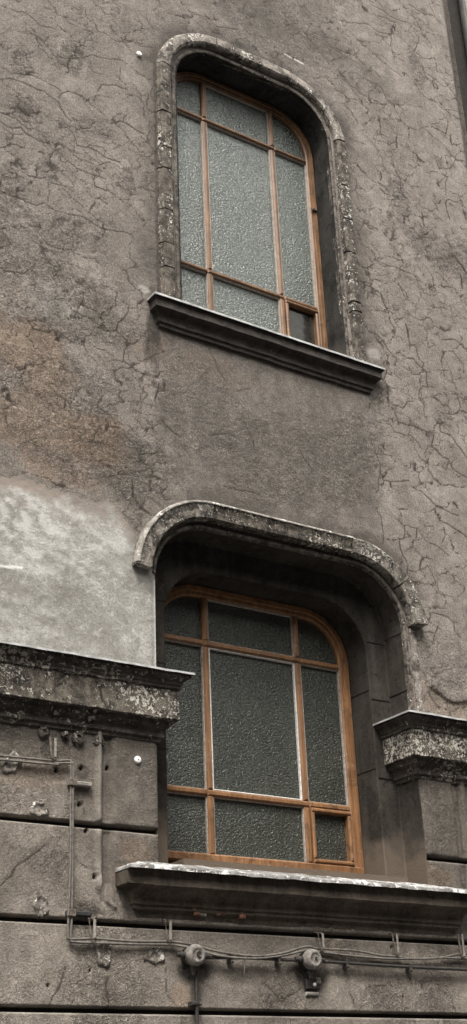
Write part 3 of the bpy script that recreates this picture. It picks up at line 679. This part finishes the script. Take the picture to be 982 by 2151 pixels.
# rusticated courses
G1, G2, G3, gh = 3.083, 2.610, 2.205, .0085
def course(x0, x1, z0, z1, hole=None, coarse=False):
    fx = .0085 if not coarse else .06
    segs = []
    cuts = sorted(set([x0]+[c for c in (2.4, 3.519, 5.345, 5.8) if x0 < c < x1]+[x1]))
    for a, b in zip(cuts, cuts[1:]): segs.append((a, b, fx if (a >= 2.39 and b <= 5.81) else .07))
    xs = axis(*segs); zc = sorted(set([z0]+([hole] if hole else [])+[z1])); zs = axis(*[(a, b, fx if not coarse else .05) for a, b in zip(zc, zc[1:])])
    X, Z = np.meshgrid(xs, zs, indexing='ij'); y, A = fields(X, Z, xs, zs, True)
    ez = np.minimum(Z-z0, z1-Z)
    y = y*ss(0, .03, np.minimum(ez, np.minimum(np.abs(X-3.519), np.abs(X-5.345)))+.004)
    y += (1-ss(0, .009, ez+(fbm(X, Z, .04, 2)-.5)*.006))*.006
    first = ez < 1e-6; 
    A['pale'] = np.maximum(A['pale'], (1-ss(.0, .014, z1-Z))*.35)
    y = np.where(first, .05, y)
    c0, c1 = centers(xs, zs); keep = np.ones(c0.shape, bool)
    if hole: keep = ~((np.abs(c0-4.432) < .913) & (c1 > hole))
    return grid_obj('plaster_course', xs, zs, keep, y, A, M['course'], bld)
course(-.6, 3.519, G1+gh, 3.60); course(5.345, 7.2, G1+gh, 3.60)
course(-.6, 7.2, G2+gh, G1-gh, hole=2.90); course(-.6, 7.2, G3+gh, G2-gh); course(-.6, 7.2, 1.80, G3-gh)
course(-.6, 7.2, 1.33, 1.77, coarse=True); course(-.6, 7.2, .86, 1.30, coarse=True); course(-.6, 7.2, .05, .83, coarse=True)
mb = MB(); mb.box(-.6, 3.515, .045, .3, 0, 3.62); mb.box(5.349, 7.2, .045, .3, 0, 3.62); mb.box(3.515, 5.349, .045, .3, 0, 2.90)
b = mb.build('joint_backing', M['back'], bld)
# ---------------------------------------------------------------- reveals
t = LOA.ts(.035); V, F = loft(LOA, [(.004, -.002), (0, .0), (0, .06), (0, .13), (0, .19)], t, .0, False)
n0 = len(V)
V1 = []
for q in t:
    u = q/LOA.L
    a = LOA.pt(q)
    # same angular position on the inner outline
    V1.append((a, q))
def inner_t(q):   # map outer parameter to the inner arch by section
    A, B = LOA, LOI; s = A.L-q if q > A.L/2 else q
    if s < A.leg: r_ = s/A.leg*B.leg
    elif s < A.leg+A.arc: r_ = B.leg+(s-A.leg)/A.arc*B.arc
    else: r_ = B.leg+B.arc+(s-A.leg-A.arc)/A.top*B.top
    return B.L-r_ if q > A.L/2 else r_
V = list(map(tuple, V)); k = 5
rings = []
for q in t:
    a = np.array(LOA.pt(q)); bq = np.array(LOI.pt(inner_t(q))); r_ = []
    for y_, f_ in ((-.003, -.02), (0, 0), (.06, 0), (.13, 0), (.183, 0), (.19, .04), (.192, .5), (.19, .955), (.196, 1.0), (.25, 1.0), (.32, 1.0), (.42, 1.0), (.52, 1.0)):
        p = a*(1-f_)+bq*f_; r_.append((p[0], y_, p[1]))
    rings.append(r_)
n = len(rings[0]); V = np.array([v for r_ in rings for v in r_])
V[:, 1] += (fbm(V[:, 0], V[:, 2]+V[:, 1]*4, .3, 2)-.5)*.006; dd = np.sign(V[:, 0]-4.432); V[:, 0] += dd*(fbm(V[:, 1]*5+V[:, 0], V[:, 2], .22, 4)-.5)*.006
F = [(i*n+j, i*n+j+1, (i+1)*n+j+1, (i+1)*n+j) for i in range(len(rings)-1) for j in range(n-1)]
for q in (3.62, 4.12, 4.50):
    for bx in ((5.3405, 5.3455, .01, .185, q, q+.004), (5.1855, 5.1905, .20, .42, q+.03, q+.034), (5.195, 5.34, .186, .1905, q-.03, q-.026), (3.53, 3.70, .186, .1905, q-.03, q-.026)):
        MB().box(*bx).build('reveal_joint', M['back'], bld)
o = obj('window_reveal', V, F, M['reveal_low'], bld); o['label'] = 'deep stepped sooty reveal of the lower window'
t = UPA.ts(.035); V, F = loft(UPA, [(-.002, -.01), (0, .0), (0, .05), (0, .10), (0, .15), (0, .2), (0, .34)], t, .0, False)
V[:, 0] += np.sign(V[:, 0]-4.41)*(fbm(V[:, 1]*5, V[:, 2], .22, 4)-.5)*.006
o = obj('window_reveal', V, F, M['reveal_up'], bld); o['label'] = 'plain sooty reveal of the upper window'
# ---------------------------------------------------------------- mouldings round the openings
def t_of(arch, px, py, off, Y):
    x, z = at(px, py, Y); best = min(arch.ts(.01), key=lambda q: (arch.pt(q, off)[0]-x)**2+(arch.pt(q, off)[1]-z)**2); return best
def hood(name, label, arch, cuts, prof, mats, gap, wear, parent, t_end=None, seed=1):
    root = None
    for i, (a, b) in enumerate(zip(cuts, cuts[1:])):
        g = gap*(.6+.8*rnd.random()); ts = arch.ts(.022, a+g/2, b-g/2)
        dy = rnd.uniform(-.003, .003); do = rnd.uniform(-.002, .002)
        V, F = loft(arch, fine([(o_+do, y_+dy) for o_, y_ in prof], .014), ts, wear, True, seed+i)
        o = obj('moulding_block', V, F, mats[i % len(mats)] if callable(mats) is False else mats(i), parent, False)
    return
mu = obj('window_surround', *loft(UPA, [(.172, .012), (.168, .004), (.030, .010), (.030, .012)], UPA.ts(.05, .03), 0, False), M['back'], bld)
mu['label'] = 'moulded surround of the upper window, flaking at the jambs'
up_prof = [(.160, .012), (.160, -.020), (.154, -.026), (.148, -.027), (.144, -.044), (.136, -.048), (.10, -.050), (.076, -.048), (.068, -.042), (.062, -.036), (.060, .006)]
tl = lambda py: t_of(UPA, 355, py, .11, -.035)
tr = lambda px, py: t_of(UPA, px, py, .11, -.035)
cuts = [0.045, tl(562), tl(513), tl(442), tl(358), tl(312), tl(238), tl(140), tr(455, 92), tr(610, 172), tr(728, 300), tr(742, 400), tr(745, 467), tr(748, 536), tr(752, 582), tr(758, 641), tr(762, 662), UPA.L-.045]
cuts = sorted(cuts)
nt_ = len(cuts)-1
ml = M['band_side']; mt = M['band_top']
hood('moulding_block', '', UPA, cuts, up_prof, lambda i: (mt if 7 <= i <= 9 else (M['frieze'] if i in (5, 6) else ml)), .010, .006, mu)
V, F = loft(UPA, fine([(.034, .012), (.034, -.004), (.029, -.010), (.020, -.012), (.010, -.010), (.003, -.006), (0, .0), (0, .03)], .008), UPA.ts(.022, .04, UPA.L-.04), .004, True, 5)
obj('inner_bead', V, F, M['bead'], mu)
ml2 = obj('window_surround', *loft(LOA, [(.155, .012), (.150, .003), (.008, .003), (.008, .010)], LOA.ts(.05, 1.63, LOA.L-1.03), 0, False), M['back'], bld)
ml2['label'] = 'projecting hood moulding over the lower window with lime-white top edge'
lo_prof = [(.156, .01), (.156, -.060), (.150, -.074), (.140, -.078), (.10, -.066), (.05, -.062), (.052, -.066), (.046, -.058), (.044, .0)]
t0 = LOA.leg+.02; cuts = [t0, t_of(LOA, 448, 1090, .08, -.06), t_of(LOA, 740, 1155, .08, -.06), t_of(LOA, 846, 1225, .08, -.06), LOA.L-t0]
hood('moulding_block', '', LOA, cuts, lo_prof, lambda i: M['arch'] if i != 1 else M['frieze'], .009, .006, ml2, seed=3)
V, F = loft(LOA, fine([(.022, .01), (.022, -.010), (.015, -.016), (.005, -.015), (-.002, -.008), (-.002, .02)], .008), LOA.ts(.022, t0, LOA.L-1.03), .004, True, 7)
obj('inner_bead', V, F, M['bead'], ml2)
V, F = loft(LOA, fine([(.100, .008), (.100, -.010), (.054, -.012), (.046, -.008), (.044, .006)], .014), LOA.ts(.022, LOA.L-t0+.012, LOA.L-1.03), .004, True, 9)
obj('jamb_band', V, F, M['course'] if False else M['band_top'], ml2)
V, F = loft(LOA, [(.1585, -.035), (.1585, -.062), (.1515, -.0775), (.142, -.0815), (.137, -.0805), (.150, -.06)], LOA.ts(.02, t0+.01, LOA.L-t0-.6), .0025, True, 3)
obj('lime_edge', V, F, M['lime'], ml2)
# ---------------------------------------------------------------- cornices, sills
def arc(c, r0, r1, a0, a1, n=6):
    return [(c[0]+r0*math.cos(math.radians(a0+(a1-a0)*i/n)), c[1]+r1*math.sin(math.radians(a0+(a1-a0)*i/n))) for i in range(n+1)]
CZ = 3.925
cor = [(0, CZ-.006), (.142, CZ-.008), (.142, CZ-.026)]+arc((.142, CZ-.066), .036, .040, 90, 180, 5)[1:]+[(.100, CZ-.070), (.100, CZ-.086), (.088, CZ-.092)]
fz = [(.088, CZ-.092), (.090, CZ-.14), (.089, CZ-.19), (.091, CZ-.252), (.088, CZ-.256)]
bed = [(.088, CZ-.256), (.066, CZ-.258), (.062, CZ-.272), (.058, CZ-.285)]+arc((.058, CZ-.325), .034, .040, 90, 180, 5)[1:]+[(.030, CZ-.328), (.030, CZ-.345), (.018, CZ-.350), (.014, CZ-.368), (.0, CZ-.372)]
def cornice(path, label, s):
    V, F = moulding(path, fine(cor, .014), .006, .018, s)
    root = obj('cornice', V, F, M['cyma'], bld); root['label'] = label
    V, F = moulding(path, fine([(0.0, CZ-.0925)]+fz+[(0, CZ-.2565)], .014), .006, .018, s+1); obj('frieze', V, F, M['frieze'], root)
    V, F = moulding(path, fine([(0.0, CZ-.257)]+bed, .014), .006, .018, s+2); obj('bed_moulding', V, F, M['cyma'], root)
    V, F = moulding(path, [(-.0, CZ+.014), (.146, CZ+.002), (.155, CZ), (.157, CZ-.012), (.153, CZ-.012), (.150, CZ-.004), (0, CZ+.008)], .003, .03, s+3); obj('flashing', V, F, M['zinc'], root)
cornice([(-.6, 0), (3.519, 0), (3.519, .19)], 'left cornice with white flaking frieze ending at the lower window', 3)
cornice([(5.345, .19), (5.345, 0), (7.2, 0)], 'right cornice with flaking frieze turning into the reveal', 9)
# upper sill
SZ = 6.40
sp = [(0, SZ), (.088, SZ-.006), (.088, SZ-.020), (.080, SZ-.022), (.082, SZ-.075), (.070, SZ-.080)]+arc((.070, SZ-.130), .040, .048, 90, 180, 5)[1:]+[(.034, SZ-.135), (.034, SZ-.152), (.022, SZ-.158), (.020, SZ-.180), (0, SZ-.184)]
pth = [(3.594, .03), (3.594, 0), (5.232, 0), (5.232, .03)]
V, F = moulding(pth, fine(sp, .014), .004, .02, 2); us = obj('window_sill', V, F, M['sill'], bld); us['label'] = 'dark moulded sill of the upper window'
V, F = moulding([(3.594, .20), (3.594, 0), (5.232, 0), (5.232, .20)], [(-.02, SZ+.012), (.09, SZ+.006), (.100, SZ+.004), (.102, SZ-.012), (.097, SZ-.012), (.095, SZ-.001), (-.02, SZ+.006)], .002, .04, 4); obj('flashing', V, F, M['zinc'], us)
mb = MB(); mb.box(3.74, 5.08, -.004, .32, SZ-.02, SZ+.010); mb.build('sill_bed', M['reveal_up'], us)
V = MB()
for x_, s_ in ((3.66, .05), ):
    V.box(x_-.050, x_+.080, -.050, -.0, SZ+.0, SZ+.045, .02)
V.build('mortar_lump', M['band_top'], us)
# lower sill: sloped painted sheet over a moulded stone ledge
LZ = 2.875
pth = [(3.36, .0), (3.36, 0), (5.52, 0), (5.52, .0)]
pth = [(3.388, .03), (3.388, 0), (5.50, 0), (5.50, .03)]
sp = [(0, LZ+.02), (.118, LZ-.005), (.120, LZ-.018), (.120, LZ-.086), (.112, LZ-.094), (.078, LZ-.098)]+arc((.078, LZ-.150), .036, .042, 90, 180, 5)[1:]+[(.042, LZ-.168), (.030, LZ-.172), (.030, LZ-.190), (.012, LZ-.196), (.0, LZ-.23)]
V, F = moulding(pth, fine(sp, .014), .0035, .018, 5); ls = obj('window_sill', V, F, M['sill_low'], bld); ls['label'] = 'brown moulded sill of the lower window under peeling white sheet'
V, F = moulding([(3.425, .30), (3.425, 0.0), (5.48, 0.0), (5.48, .30)], fine([(-.02, LZ+.056), (.150, LZ+.006), (.158, LZ-.002), (.160, LZ-.016), (.154, LZ-.016), (.150, LZ-.003), (-.02, LZ+.046)], .03), .005, .02, 7)
obj('flashing', V, F, M['zinc_paint'], ls)
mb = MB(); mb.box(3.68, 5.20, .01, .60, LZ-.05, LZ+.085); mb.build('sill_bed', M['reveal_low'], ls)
# ---------------------------------------------------------------- windows
def clip(poly, x0, x1, z0, z1):
    for ax, lim, sg in ((0, x0, 1), (0, x1, -1), (1, z0, 1), (1, z1, -1)):
        out = []
        for i, p in enumerate(poly):
            q = poly[(i+1) % len(poly)]; a = (p[ax]-lim)*sg; b_ = (q[ax]-lim)*sg
            if a >= 0: out.append(p)
            if (a > 0 > b_) or (a < 0 < b_):
                t_ = a/(a-b_); out.append((p[0]+(q[0]-p[0])*t_, p[1]+(q[1]-p[1])*t_))
        poly = out
    return poly
def pane(poly, y, mat, parent):
    n = len(poly); V = [(x, y, z) for x, z in poly]+[(x, y+.005, z) for x, z in poly]
    F = [tuple(range(n)), tuple(range(2*n-1, n-1, -1))]+[(i, i+n, (i+1) % n+n, (i+1) % n) for i in range(n)]
    return obj('pane', V, F, mat, parent)
def ring_bar(V4, parent): pass
def window(label, arch, Y, zb, fw, xm, zm, mw, wood, glass, putty, vent_glass, bottom_h):
    """arch = outer outline of the frame, xm = the two mullions, zm = lower and upper transom heights"""
    A = Arch(arch.cx, arch.hw, arch.zt, arch.r, zb)
    prof = [(.0, Y+.07), (.0, Y), (-.006, Y-.006), (-fw*.5, Y-.006), (-fw*.55, Y+.003), (-fw+.010, Y+.003), (-fw, Y+.012), (-fw, Y+.07)]
    V, F = loft(A, prof, A.ts(.03), .0012, True); w = obj('window', V, F, wood, bld); w['label'] = label
    MB().box(A.cx-A.hw+.002, A.cx+A.hw-.002, Y-.010, Y+.07, zb-.004, zb+bottom_h, .008).build('bottom_rail', wood, w)
    xl, xr = A.cx-A.hw+fw, A.cx+A.hw-fw; m = mw/2; yb = Y+.055; th = mw*.42
    zin = A.zt-fw
    for x in xm:
        MB().box(x-m, x+m, Y, yb, zb+bottom_h, zm[0]-th, .010).build('mullion', wood, w)
        MB().box(x-m, x+m, Y+.0015, yb, zm[0]+th, zm[1]-th, .012).build('mullion', wood, w)
        MB().box(x-m, x+m, Y+.0005, yb, zm[1]+th, zin, .010).build('mullion', wood, w)
    for z in zm:
        for a, b_ in ((xl, xm[0]-m), (xm[0]-m, xm[1]+m), (xm[1]+m, xr)):
            MB().box(a, b_, Y-.0005, yb, z-th, z+th, .009).build('transom', wood, w)
    inner = [A.pt(q, -fw) for q in A.ts(.02)]
    cols = ((xl, xm[0]-m), (xm[0]+m, xm[1]-m), (xm[1]+m, xr)); rows = ((zb+bottom_h, zm[0]-th), (zm[0]+th, zm[1]-th), (zm[1]+th, zin))
    for ci, (a, b_) in enumerate(cols):
        for ri, (c, d) in enumerate(rows):
            vent = ci == 2 and ri == 0
            if vent:
                s_ = .028
                MB().box(a+.002, b_-.002, Y-.010, yb-.01, c+.002, c+s_, .008).box(a+.002, b_-.002, Y-.010, yb-.01, d-s_, d-.002, .008)\
                    .box(a+.002, a+s_, Y-.0095, yb-.01, c+s_, d-s_, .008).box(b_-s_, b_-.002, Y-.0095, yb-.01, c+s_, d-s_, .008).build('vent_sash', wood, w)
                P = clip(inner, a+s_-.004, b_-s_+.004, c+s_-.004, d-s_+.004); g = vent_glass
            else: P = clip(inner, a-.004, b_+.004, c-.004, d+.004); g = glass
            pane(P, Y+.032, g, w)
            if not vent:
                pm = putty[0] if (ci == 1 and ri == 1) else putty[1]; pw = putty[2] if (ci == 1 and ri == 1) else .006
                if ri == 2 and ci != 1: continue
                e = MB(); y0 = Y+.012; y1 = Y+.0315
                for (p, q, r_, s2) in ((a, a+pw, c, d), (b_-pw, b_, c, d), (a+pw, b_-pw, c, c+pw), (a+pw, b_-pw, d-pw, d)):
                    e.box(p+.0005, q-.0005, y0, y1, r_+.0005, s2-.0005, .004)
                e.build('putty', pm, w)
    return w
window('lower arched window with bright orange-brown frame and dark rippled glass', Arch(4.442, .745, 4.712, .338, 3.0), .385, 3.036, .072, (4.103, 4.788), (3.432, 4.345), .042,
       M['wood'], M['glass_low'], (M['putty'], M['putty_old'], .011), M['glass_low'], .045)
uw = window('upper arched window with faded brown frame and rippled glass coloured paler for the mirrored sky', Arch(4.410, .664, 8.70, .36, 6.3), .185, 6.44, .062, (4.105, 4.702), (6.955, 8.290), .038,
       M['wood_up'], M['glass_up'], (M['putty_old'], M['putty_old'], .009), M['glass_dark'], .040)
x, z = at(658, 442, .18)
MB().lathe((x, .181, z), (0, -1, 0), [(0, .012), (.012, .014), (.018, .010)], 10).box(x-.004, x+.030, .165, .180, z-.008, z+.004, .003).build('catch', M['black'], uw)
# ---------------------------------------------------------------- patched anchor holes
def plug(p, r, parent, mat):
    c = at(*p); V = []; n = 18
    for rr, y_ in ((1.0, .004), (.92, -.006), (.7, -.010), (.55, -.004), (.2, -.002)):
        for k in range(n):
            a = 2*math.pi*k/n; q = rr*r*(1+.22*math.sin(a*2+p[0])+.14*math.sin(a*5+p[1]))
            V.append((c[0]+q*math.cos(a), y_+.002*math.sin(a*3), c[1]+q*1.1*math.sin(a)))
    F = [(i*n+k, i*n+(k+1) % n, (i+1)*n+(k+1) % n, (i+1)*n+k) for i in range(4) for k in range(n)]+[tuple(4*n+k for k in range(n))]
    return obj('mortar_plug', V, F, mat, parent, True)
for p, r in (((25, 1603), .05), ((83, 1700), .045), ((86, 1902), .048), ((218, 2005), .05), ((328, 2008), .045)): plug(p, r, bld, M['band_top'])
# crumbled stucco hanging under the left cornice
for p, r in (((168, 1548), .035), ((212, 1556), .03), ((95, 1536), .03), ((140, 1545), .02)):
    c = at(*p, -.02); V = []
    mbb = MB(); mbb.lathe((c[0], .0, c[1]), (0, -1, .2), [(0, r*1.1), (.012, r), (.02, r*.8), (.024, r*.45), (.012, r*.3)], 9)
    o = mbb.build('crumbled_stucco', M['cyma'], bld)
    for v in o.data.vertices: v.co.x += rnd.uniform(-.007, .007); v.co.z += rnd.uniform(-.012, .007)
# bare brick showing under the lower sill
for i in range(34):
    px = rnd.choice((rnd.gauss(415, 16), rnd.gauss(490, 30))); c = at(px, 1908+(px-400)*.09+rnd.gauss(0, 7)); r = rnd.uniform(.008, .024)
    o = MB().box(c[0]-r, c[0]+r, -.020-rnd.random()*.012, .01, c[1]-r*.6, c[1]+r*.6, .004).build('spalled_brick', M['brick'] if rnd.random() < .6 else M['band_top'], bld)
# ---------------------------------------------------------------- cables and fittings
def cyl_path(pts, r, name, mat, label, cat, bez=6, group=None):
    P = []; pts = [(p[0]+rnd.uniform(-.0015, .0015), p[1], p[2]+rnd.uniform(-.003, .003)) for p in pts]
    for i in range(len(pts)-1):
        p0, p1, p2, p3 = pts[max(i-1, 0)], pts[i], pts[i+1], pts[min(i+2, len(pts)-1)]
        for k in range(bez):
            u = k/bez; P.append([.5*((2*p1[j])+(-p0[j]+p2[j])*u+(2*p0[j]-5*p1[j]+4*p2[j]-p3[j])*u*u+(-p0[j]+3*p1[j]-3*p2[j]+p3[j])*u**3) for j in range(3)])
    P.append(list(pts[-1]))
    o = MB().tube(P, r, 8).build(name, mat, None, True); return tag(o, label, cat, group)
def P3(px, py, y): x, z = at(px, py, y); return (x, y, z)
CB = (2.997, 3.392); yb = -.022
# rising pair (two strands side by side) drawn as sharp-cornered runs
def strand(dx, dz, sag, label):
    pts = [(-.6, yb, 3.30+dz), (2.60, yb, 3.374+dz), (2.90, yb, 3.388+dz), (2.985+dx, yb, 3.394+dz), (2.996+dx, yb, 3.37), (2.999+dx, yb, 3.15), (3.002+dx, yb, 2.9), (2.999+dx, yb, 2.65), (2.997+dx, yb, 2.54+dz), (3.010+dx, yb, 2.524+dz)]
    low = [P3(200, 1973, yb), P3(280, 1977, yb), P3(360, 1978, yb)]
    low += [P3(405, 1986, yb-.01), P3(460, 2000, yb-.02), P3(530, 2008, yb-.02), P3(590, 2002, yb-.02), P3(642, 1990, yb-.01), P3(672, 1994, yb), P3(740, 1998+sag, yb), P3(800, 2007, yb), P3(830, 2008, yb), P3(880, 2013-sag, yb), P3(930, 2010-sag, yb), P3(982, 2004+sag, yb), P3(1080, 2010, yb), P3(1300, 2020, yb)]
    pts += [(x, y_, z+dz) for x, y_, z in low]
    return cyl_path(pts, .0062, 'cable', M['cable'], label, 'cable')
strand(.0, .0, -2, 'upper grey cable strand bending down at the left corner and sagging past the round boxes')
strand(.014, -.015, 4, 'lower grey cable strand running just under its twin along the wall')
yc = -.030
cyl_path([P3(432, 2012, yc), P3(485, 2013, yc), P3(540, 2014, yc), P3(590, 2016, yc), P3(640, 2018, yc)], .0085, 'conduit', M['black'], 'black conduit between the two round junction boxes', 'cable')
cyl_path([P3(680, 2019, yc), P3(760, 2026, yc), P3(860, 2031, yc), P3(982, 2037, yc), P3(1200, 2046, yc)], .0085, 'conduit', M['black'], 'black conduit running right from the right-hand junction box', 'cable')
x_, z_ = at(412, 2040, yc)
cyl_path([(x_+.006, -.045, z_+.06), (x_+.004, yc, z_-.02), (x_, yc, 2.2), (x_-.004, yc, 1.4), (x_-.004, yc, .1)], .0095, 'conduit', M['black'], 'black conduit dropping straight down from the left junction box', 'cable')
def flat_strap(p, q, w, y0=-.036, th=.004):
    mb = MB(); mb.box(p[0]-w/2, p[0]+w/2, y0, y0+th, q[1], p[1])
    mb.box(p[0]-w/2+.001, p[0]+w/2-.001, y0+th, .004, p[1]-.010, p[1]-.002)
    return mb
def hook(label, px, py0, py1, first=None):
    x, z1 = at(px, py0, -.03); _, z0 = at(px, py1, -.03); h = z1-z0
    r = thing('cable_hook', (x, 0, z0), label, 'hook', 'strap hooks holding the cables')
    MB().tube([(x-.014, .005, z1), (x-.013, -.030, z1-.01), (x-.008, -.034, z0+h*.3), (x-.002, -.034, z0+.004), (x+.006, -.034, z0), (x+.012, -.034, z0+.006), (x+.014, -.034, z0+h*.3), (x+.016, -.030, z1-.012), (x+.017, .004, z1)], .0052, 6).build('strap', M['iron'], r)
    MB().box(x+.006, x+.020, -.041, -.037, z0+.008, z1-.012, .0015).build('clip_plate', M['iron_pale'], r)
    return r
for lab, px, a, b_ in (('strap hook hanging from under the left cornice at the top of the cable run', 111, 1546, 1594), ('strap hook at the lower left just right of the cable corner', 193, 1926, 1974),
                       ('strap hook between the cable corner and the left junction box', 352, 1929, 1978), ('strap hook directly above the right junction box', 672, 1956, 1996),
                       ('strap hook right of the right junction box under the sill', 828, 1958, 2005), ('strap hook at the lower right edge of the photo', 965, 1958, 2012)):
    hook(lab, px, a, b_)
x, z = at(512, 2004, -.03)
r = thing('cable_hook', (x, 0, z-.09), 'loose pale strap hanging down below the conduit between the boxes', 'hook')
MB().tube([(x-.004, -.03, z+.012), (x, -.042, z+.004), (x+.002, -.04, z-.03), (x+.006, -.02, z-.095)], [.006, .007, .006, .002], 6).build('strap', M['iron_pale'], r)
def stub(px, py, lab, mat):
    x, z = at(px, py, -.025); r = thing('cable_bracket', (x, 0, z), lab, 'bracket', 'stub brackets on the vertical cable')
    MB().box(x-.012, x+.118, -.030, .004, z-.012, z+.010, .004).build('arm', mat, r)
    MB().box(x-.016, x+.030, -.036, -.030, z-.018, z+.016, .003).build('clamp', M['iron'], r)
stub(150, 1643, 'pale stub bracket on the vertical cable just below its upper corner', M['iron_pale'])
stub(147, 1917, 'dark stub bracket on the vertical cable near its lower corner', M['pipe'])
def saddle(px, py, lab, vert=False):
    x, z = at(px, py, yc)
    r = thing('pipe_clip', (x, 0, z), lab, 'clip', 'small saddle clips on the black conduit')
    m_ = MB()
    if vert: m_.box(x-.028, x+.028, -.045, .004, z-.009, z+.009, .004)
    else: m_.box(x-.009, x+.009, -.045, .004, z-.026, z+.018, .004)
    m_.build('saddle', M['black'], r)
    MB().lathe((x+(.018 if vert else 0), -.045, z-(0 if vert else .016)), (0, -1, 0), [(0, .005), (.004, .004)], 8).build('screw', M['iron'], r)
saddle(486, 2012, 'saddle clip on the conduit nearer the left junction box'); saddle(586, 2016, 'saddle clip on the conduit nearer the right junction box')
saddle(728, 2023, 'saddle clip just right of the right junction box'); saddle(861, 2031, 'saddle clip farther right on the outgoing conduit'); saddle(412, 2108, 'saddle clip on the vertical drop below the left junction box', True)
def jbox(px, py, lab, hole):
    x, z = at(px, py, -.07); r = thing('junction_box', (x, 0, z), lab, 'junction box', 'round porcelain junction boxes')
    ax = (0, -1, 0)
    MB().lathe((x, .004, z), ax, [(0, .048), (.030, .048), (.034, .045)], 24).build('base', M['black'], r, False)
    body = MB().lathe((x, -.030, z), ax, [(0, .042), (.012, .051), (.036, .053), (.050, .051), (.058, .046), (.063, .037), (.064, .030), (.061, .028), (.062, .015)], 28).build('lid', M['box'], r, True)
    MB().lathe((x+.004, -.0965, z+.002), ax, [(-.005, .014 if hole else .008), (.0035, .013 if hole else .006), (.001, .010 if hole else .003)], 14).build('screw_hole', M['black'], r)
    for sx in (-1, 1): MB().lathe((x+sx*.048, -.042, z+.002), (sx, 0, 0), [(0, .017), (.022, .016), (.026, .012), (.048, .011)], 12).build('cable_gland', M['black'], r)
    MB().lathe((x, -.040, z-.048), (0, 0, -1), [(0, .018), (.02, .017), (.03, .012), (.045, .011)], 12).build('cable_gland', M['black'], r)
jbox(412, 2006, 'left round junction box with a dark hole in its lid', True)
jbox(658, 2015, 'right round junction box with plain lid and small centre screw', False)
# broken socket left in the wall below the right box
x, z = at(655, 2068)
r = thing('broken_socket', (x, 0, z), 'broken square socket remnant in the wall below the right junction box', 'socket')
MB().box(x-.048, x+.045, -.020, .004, z-.024, z+.026, .004).build('plate', M['black'], r)
MB().box(x+.012, x+.046, -.028, -.0205, z+.002, z+.034, .004).build('broken_cover', M['band_top'], r)
MB().lathe((x+.004, -.020, z-.002), (0, -1, 0), [(0, .010), (.006, .009), (.008, .005)], 12).build('peg', M['white'], r)
MB().box(x-.046, x+.038, -.014, .004, z-.058, z-.038, .006).build('mortar_crumb', M['lime'], r)
# survey marks
def mark(px, py, lab):
    x, z = at(px, py, -.01); r = thing('wall_marker', (x, 0, z), lab, 'marker', 'small white round wall markers')
    MB().lathe((x, .0, z), (0, -1, 0), [(0, .020), (.012, .020), (.016, .017), (.017, .008)], 18).build('disc', M['white'], r, True)
    MB().lathe((x, -.017, z), (0, -1, 0), [(0, .004), (.002, .003)], 8).build('pin', M['iron'], r)
mark(293, 113, 'white round marker left of the top of the upper window'); mark(290, 1596, 'white round marker on the pilaster under the left cornice')
# ---------------------------------------------------------------- downpipe and the dark neighbour
dp = thing('downpipe', (6.86, .02, 0), 'dark rainwater downpipe in the corner at the upper right edge', 'downpipe')
MB().tube([(6.87, .04, .2), (6.87, .04, 13.0)], .058, 16).build('pipe', M['pipe'], dp, True)
for z in (3.2, 5.2, 7.4, 9.35, 11.4):
    MB().tube([(6.87, .04, z), (6.87, .04, z+.03)], .066, 16).build('collar', M['iron_pale'], dp)
MB().tube([(6.815, -.02, 3.0), (6.815, -.02, 13.0)], .008, 6).build('earth_wire', M['iron_pale'], dp)
nb = thing('neighbouring_building', (7.6, 0, 0), 'dark neighbouring facade beyond the downpipe', 'building')
MB().box(6.74, 6.95, .13, .4, 0, 13.5).build('recess_wall', M['back'], nb)
MB().box(6.95, 12.0, .02, .4, 3.7, 13.5).box(7.2, 12.0, -.02, .4, 0, 3.7).build('wall', M['far'], nb)
# body of the house behind the skin, closing it to the sides and top
mb = MB(); mb.box(-.6, 3.3, .06, .5, 3.60, 12.2).box(5.6, 6.70, .15, .5, 3.6, 12.2).box(3.3, 5.6, .60, .9, 0, 12.2).box(3.3, 5.6, .06, .5, 8.95, 12.2).box(3.3, 5.6, .06, .58, 5.1, 6.2)
mb.build('masonry_core', M['back'], bld)
# ---------------------------------------------------------------- ground
o = MB().box(-300, 300, -2.6, 0.2, -.3, .0).build('pavement', M['ground']); tag(o, kind='structure')
o = MB().box(-300, 300, -2.75, -2.603, -.3, .004).build('kerb', M['ground']); tag(o, kind='structure')
o = MB().add([(-600, -600, -.12), (600, -600, -.12), (600, 600, -.12), (-600, 600, -.12)], [(0, 1, 2, 3)]).build('road', M['road']); tag(o, kind='structure')

# ---------------------------------------------------------------- unseen house opposite, added to darken the lower panes and block low sky
ob = thing('added_opposite_house', (4, -15, 0), 'plain dark house added unseen across the street to darken the lower window panes', 'building')
MB().box(-40, 48, -22, -15, -.1, 13.6).build('wall', M['far'], ob)
MB().box(-40, 48, -15.4, -14.6, 13.6, 14.1, .1).build('cornice', M['course'], ob)
MB().add([(-40, -14.8, 14.1), (48, -14.8, 14.1), (48, -18.5, 15.6), (-40, -18.5, 15.6), (-40, -22, 14.1), (48, -22, 14.1)], [(0, 1, 2, 3), (3, 2, 5, 4)]).build('roof', M['black'], ob)
f0 = None
for i in range(20):
    for k in range(3):
        x, z = -34+i*4.0, 1.6+k*3.6
        if f0 is None:
            f0 = MB().box(-.65, .65, -.06, .05, -.05, 2.1, .02).build('window', M['zinc_paint']); g0 = MB().box(-.55, .55, .051, .06, .05, 2.0).build('pane', M['glass_dark']); g0.parent = f0; f0.parent = ob; f0.location = (x-4, .02, z); continue
        f = f0.copy(); C.objects.link(f); f.location = (x-4, .02, z); g = g0.copy(); C.objects.link(g); g.parent = f
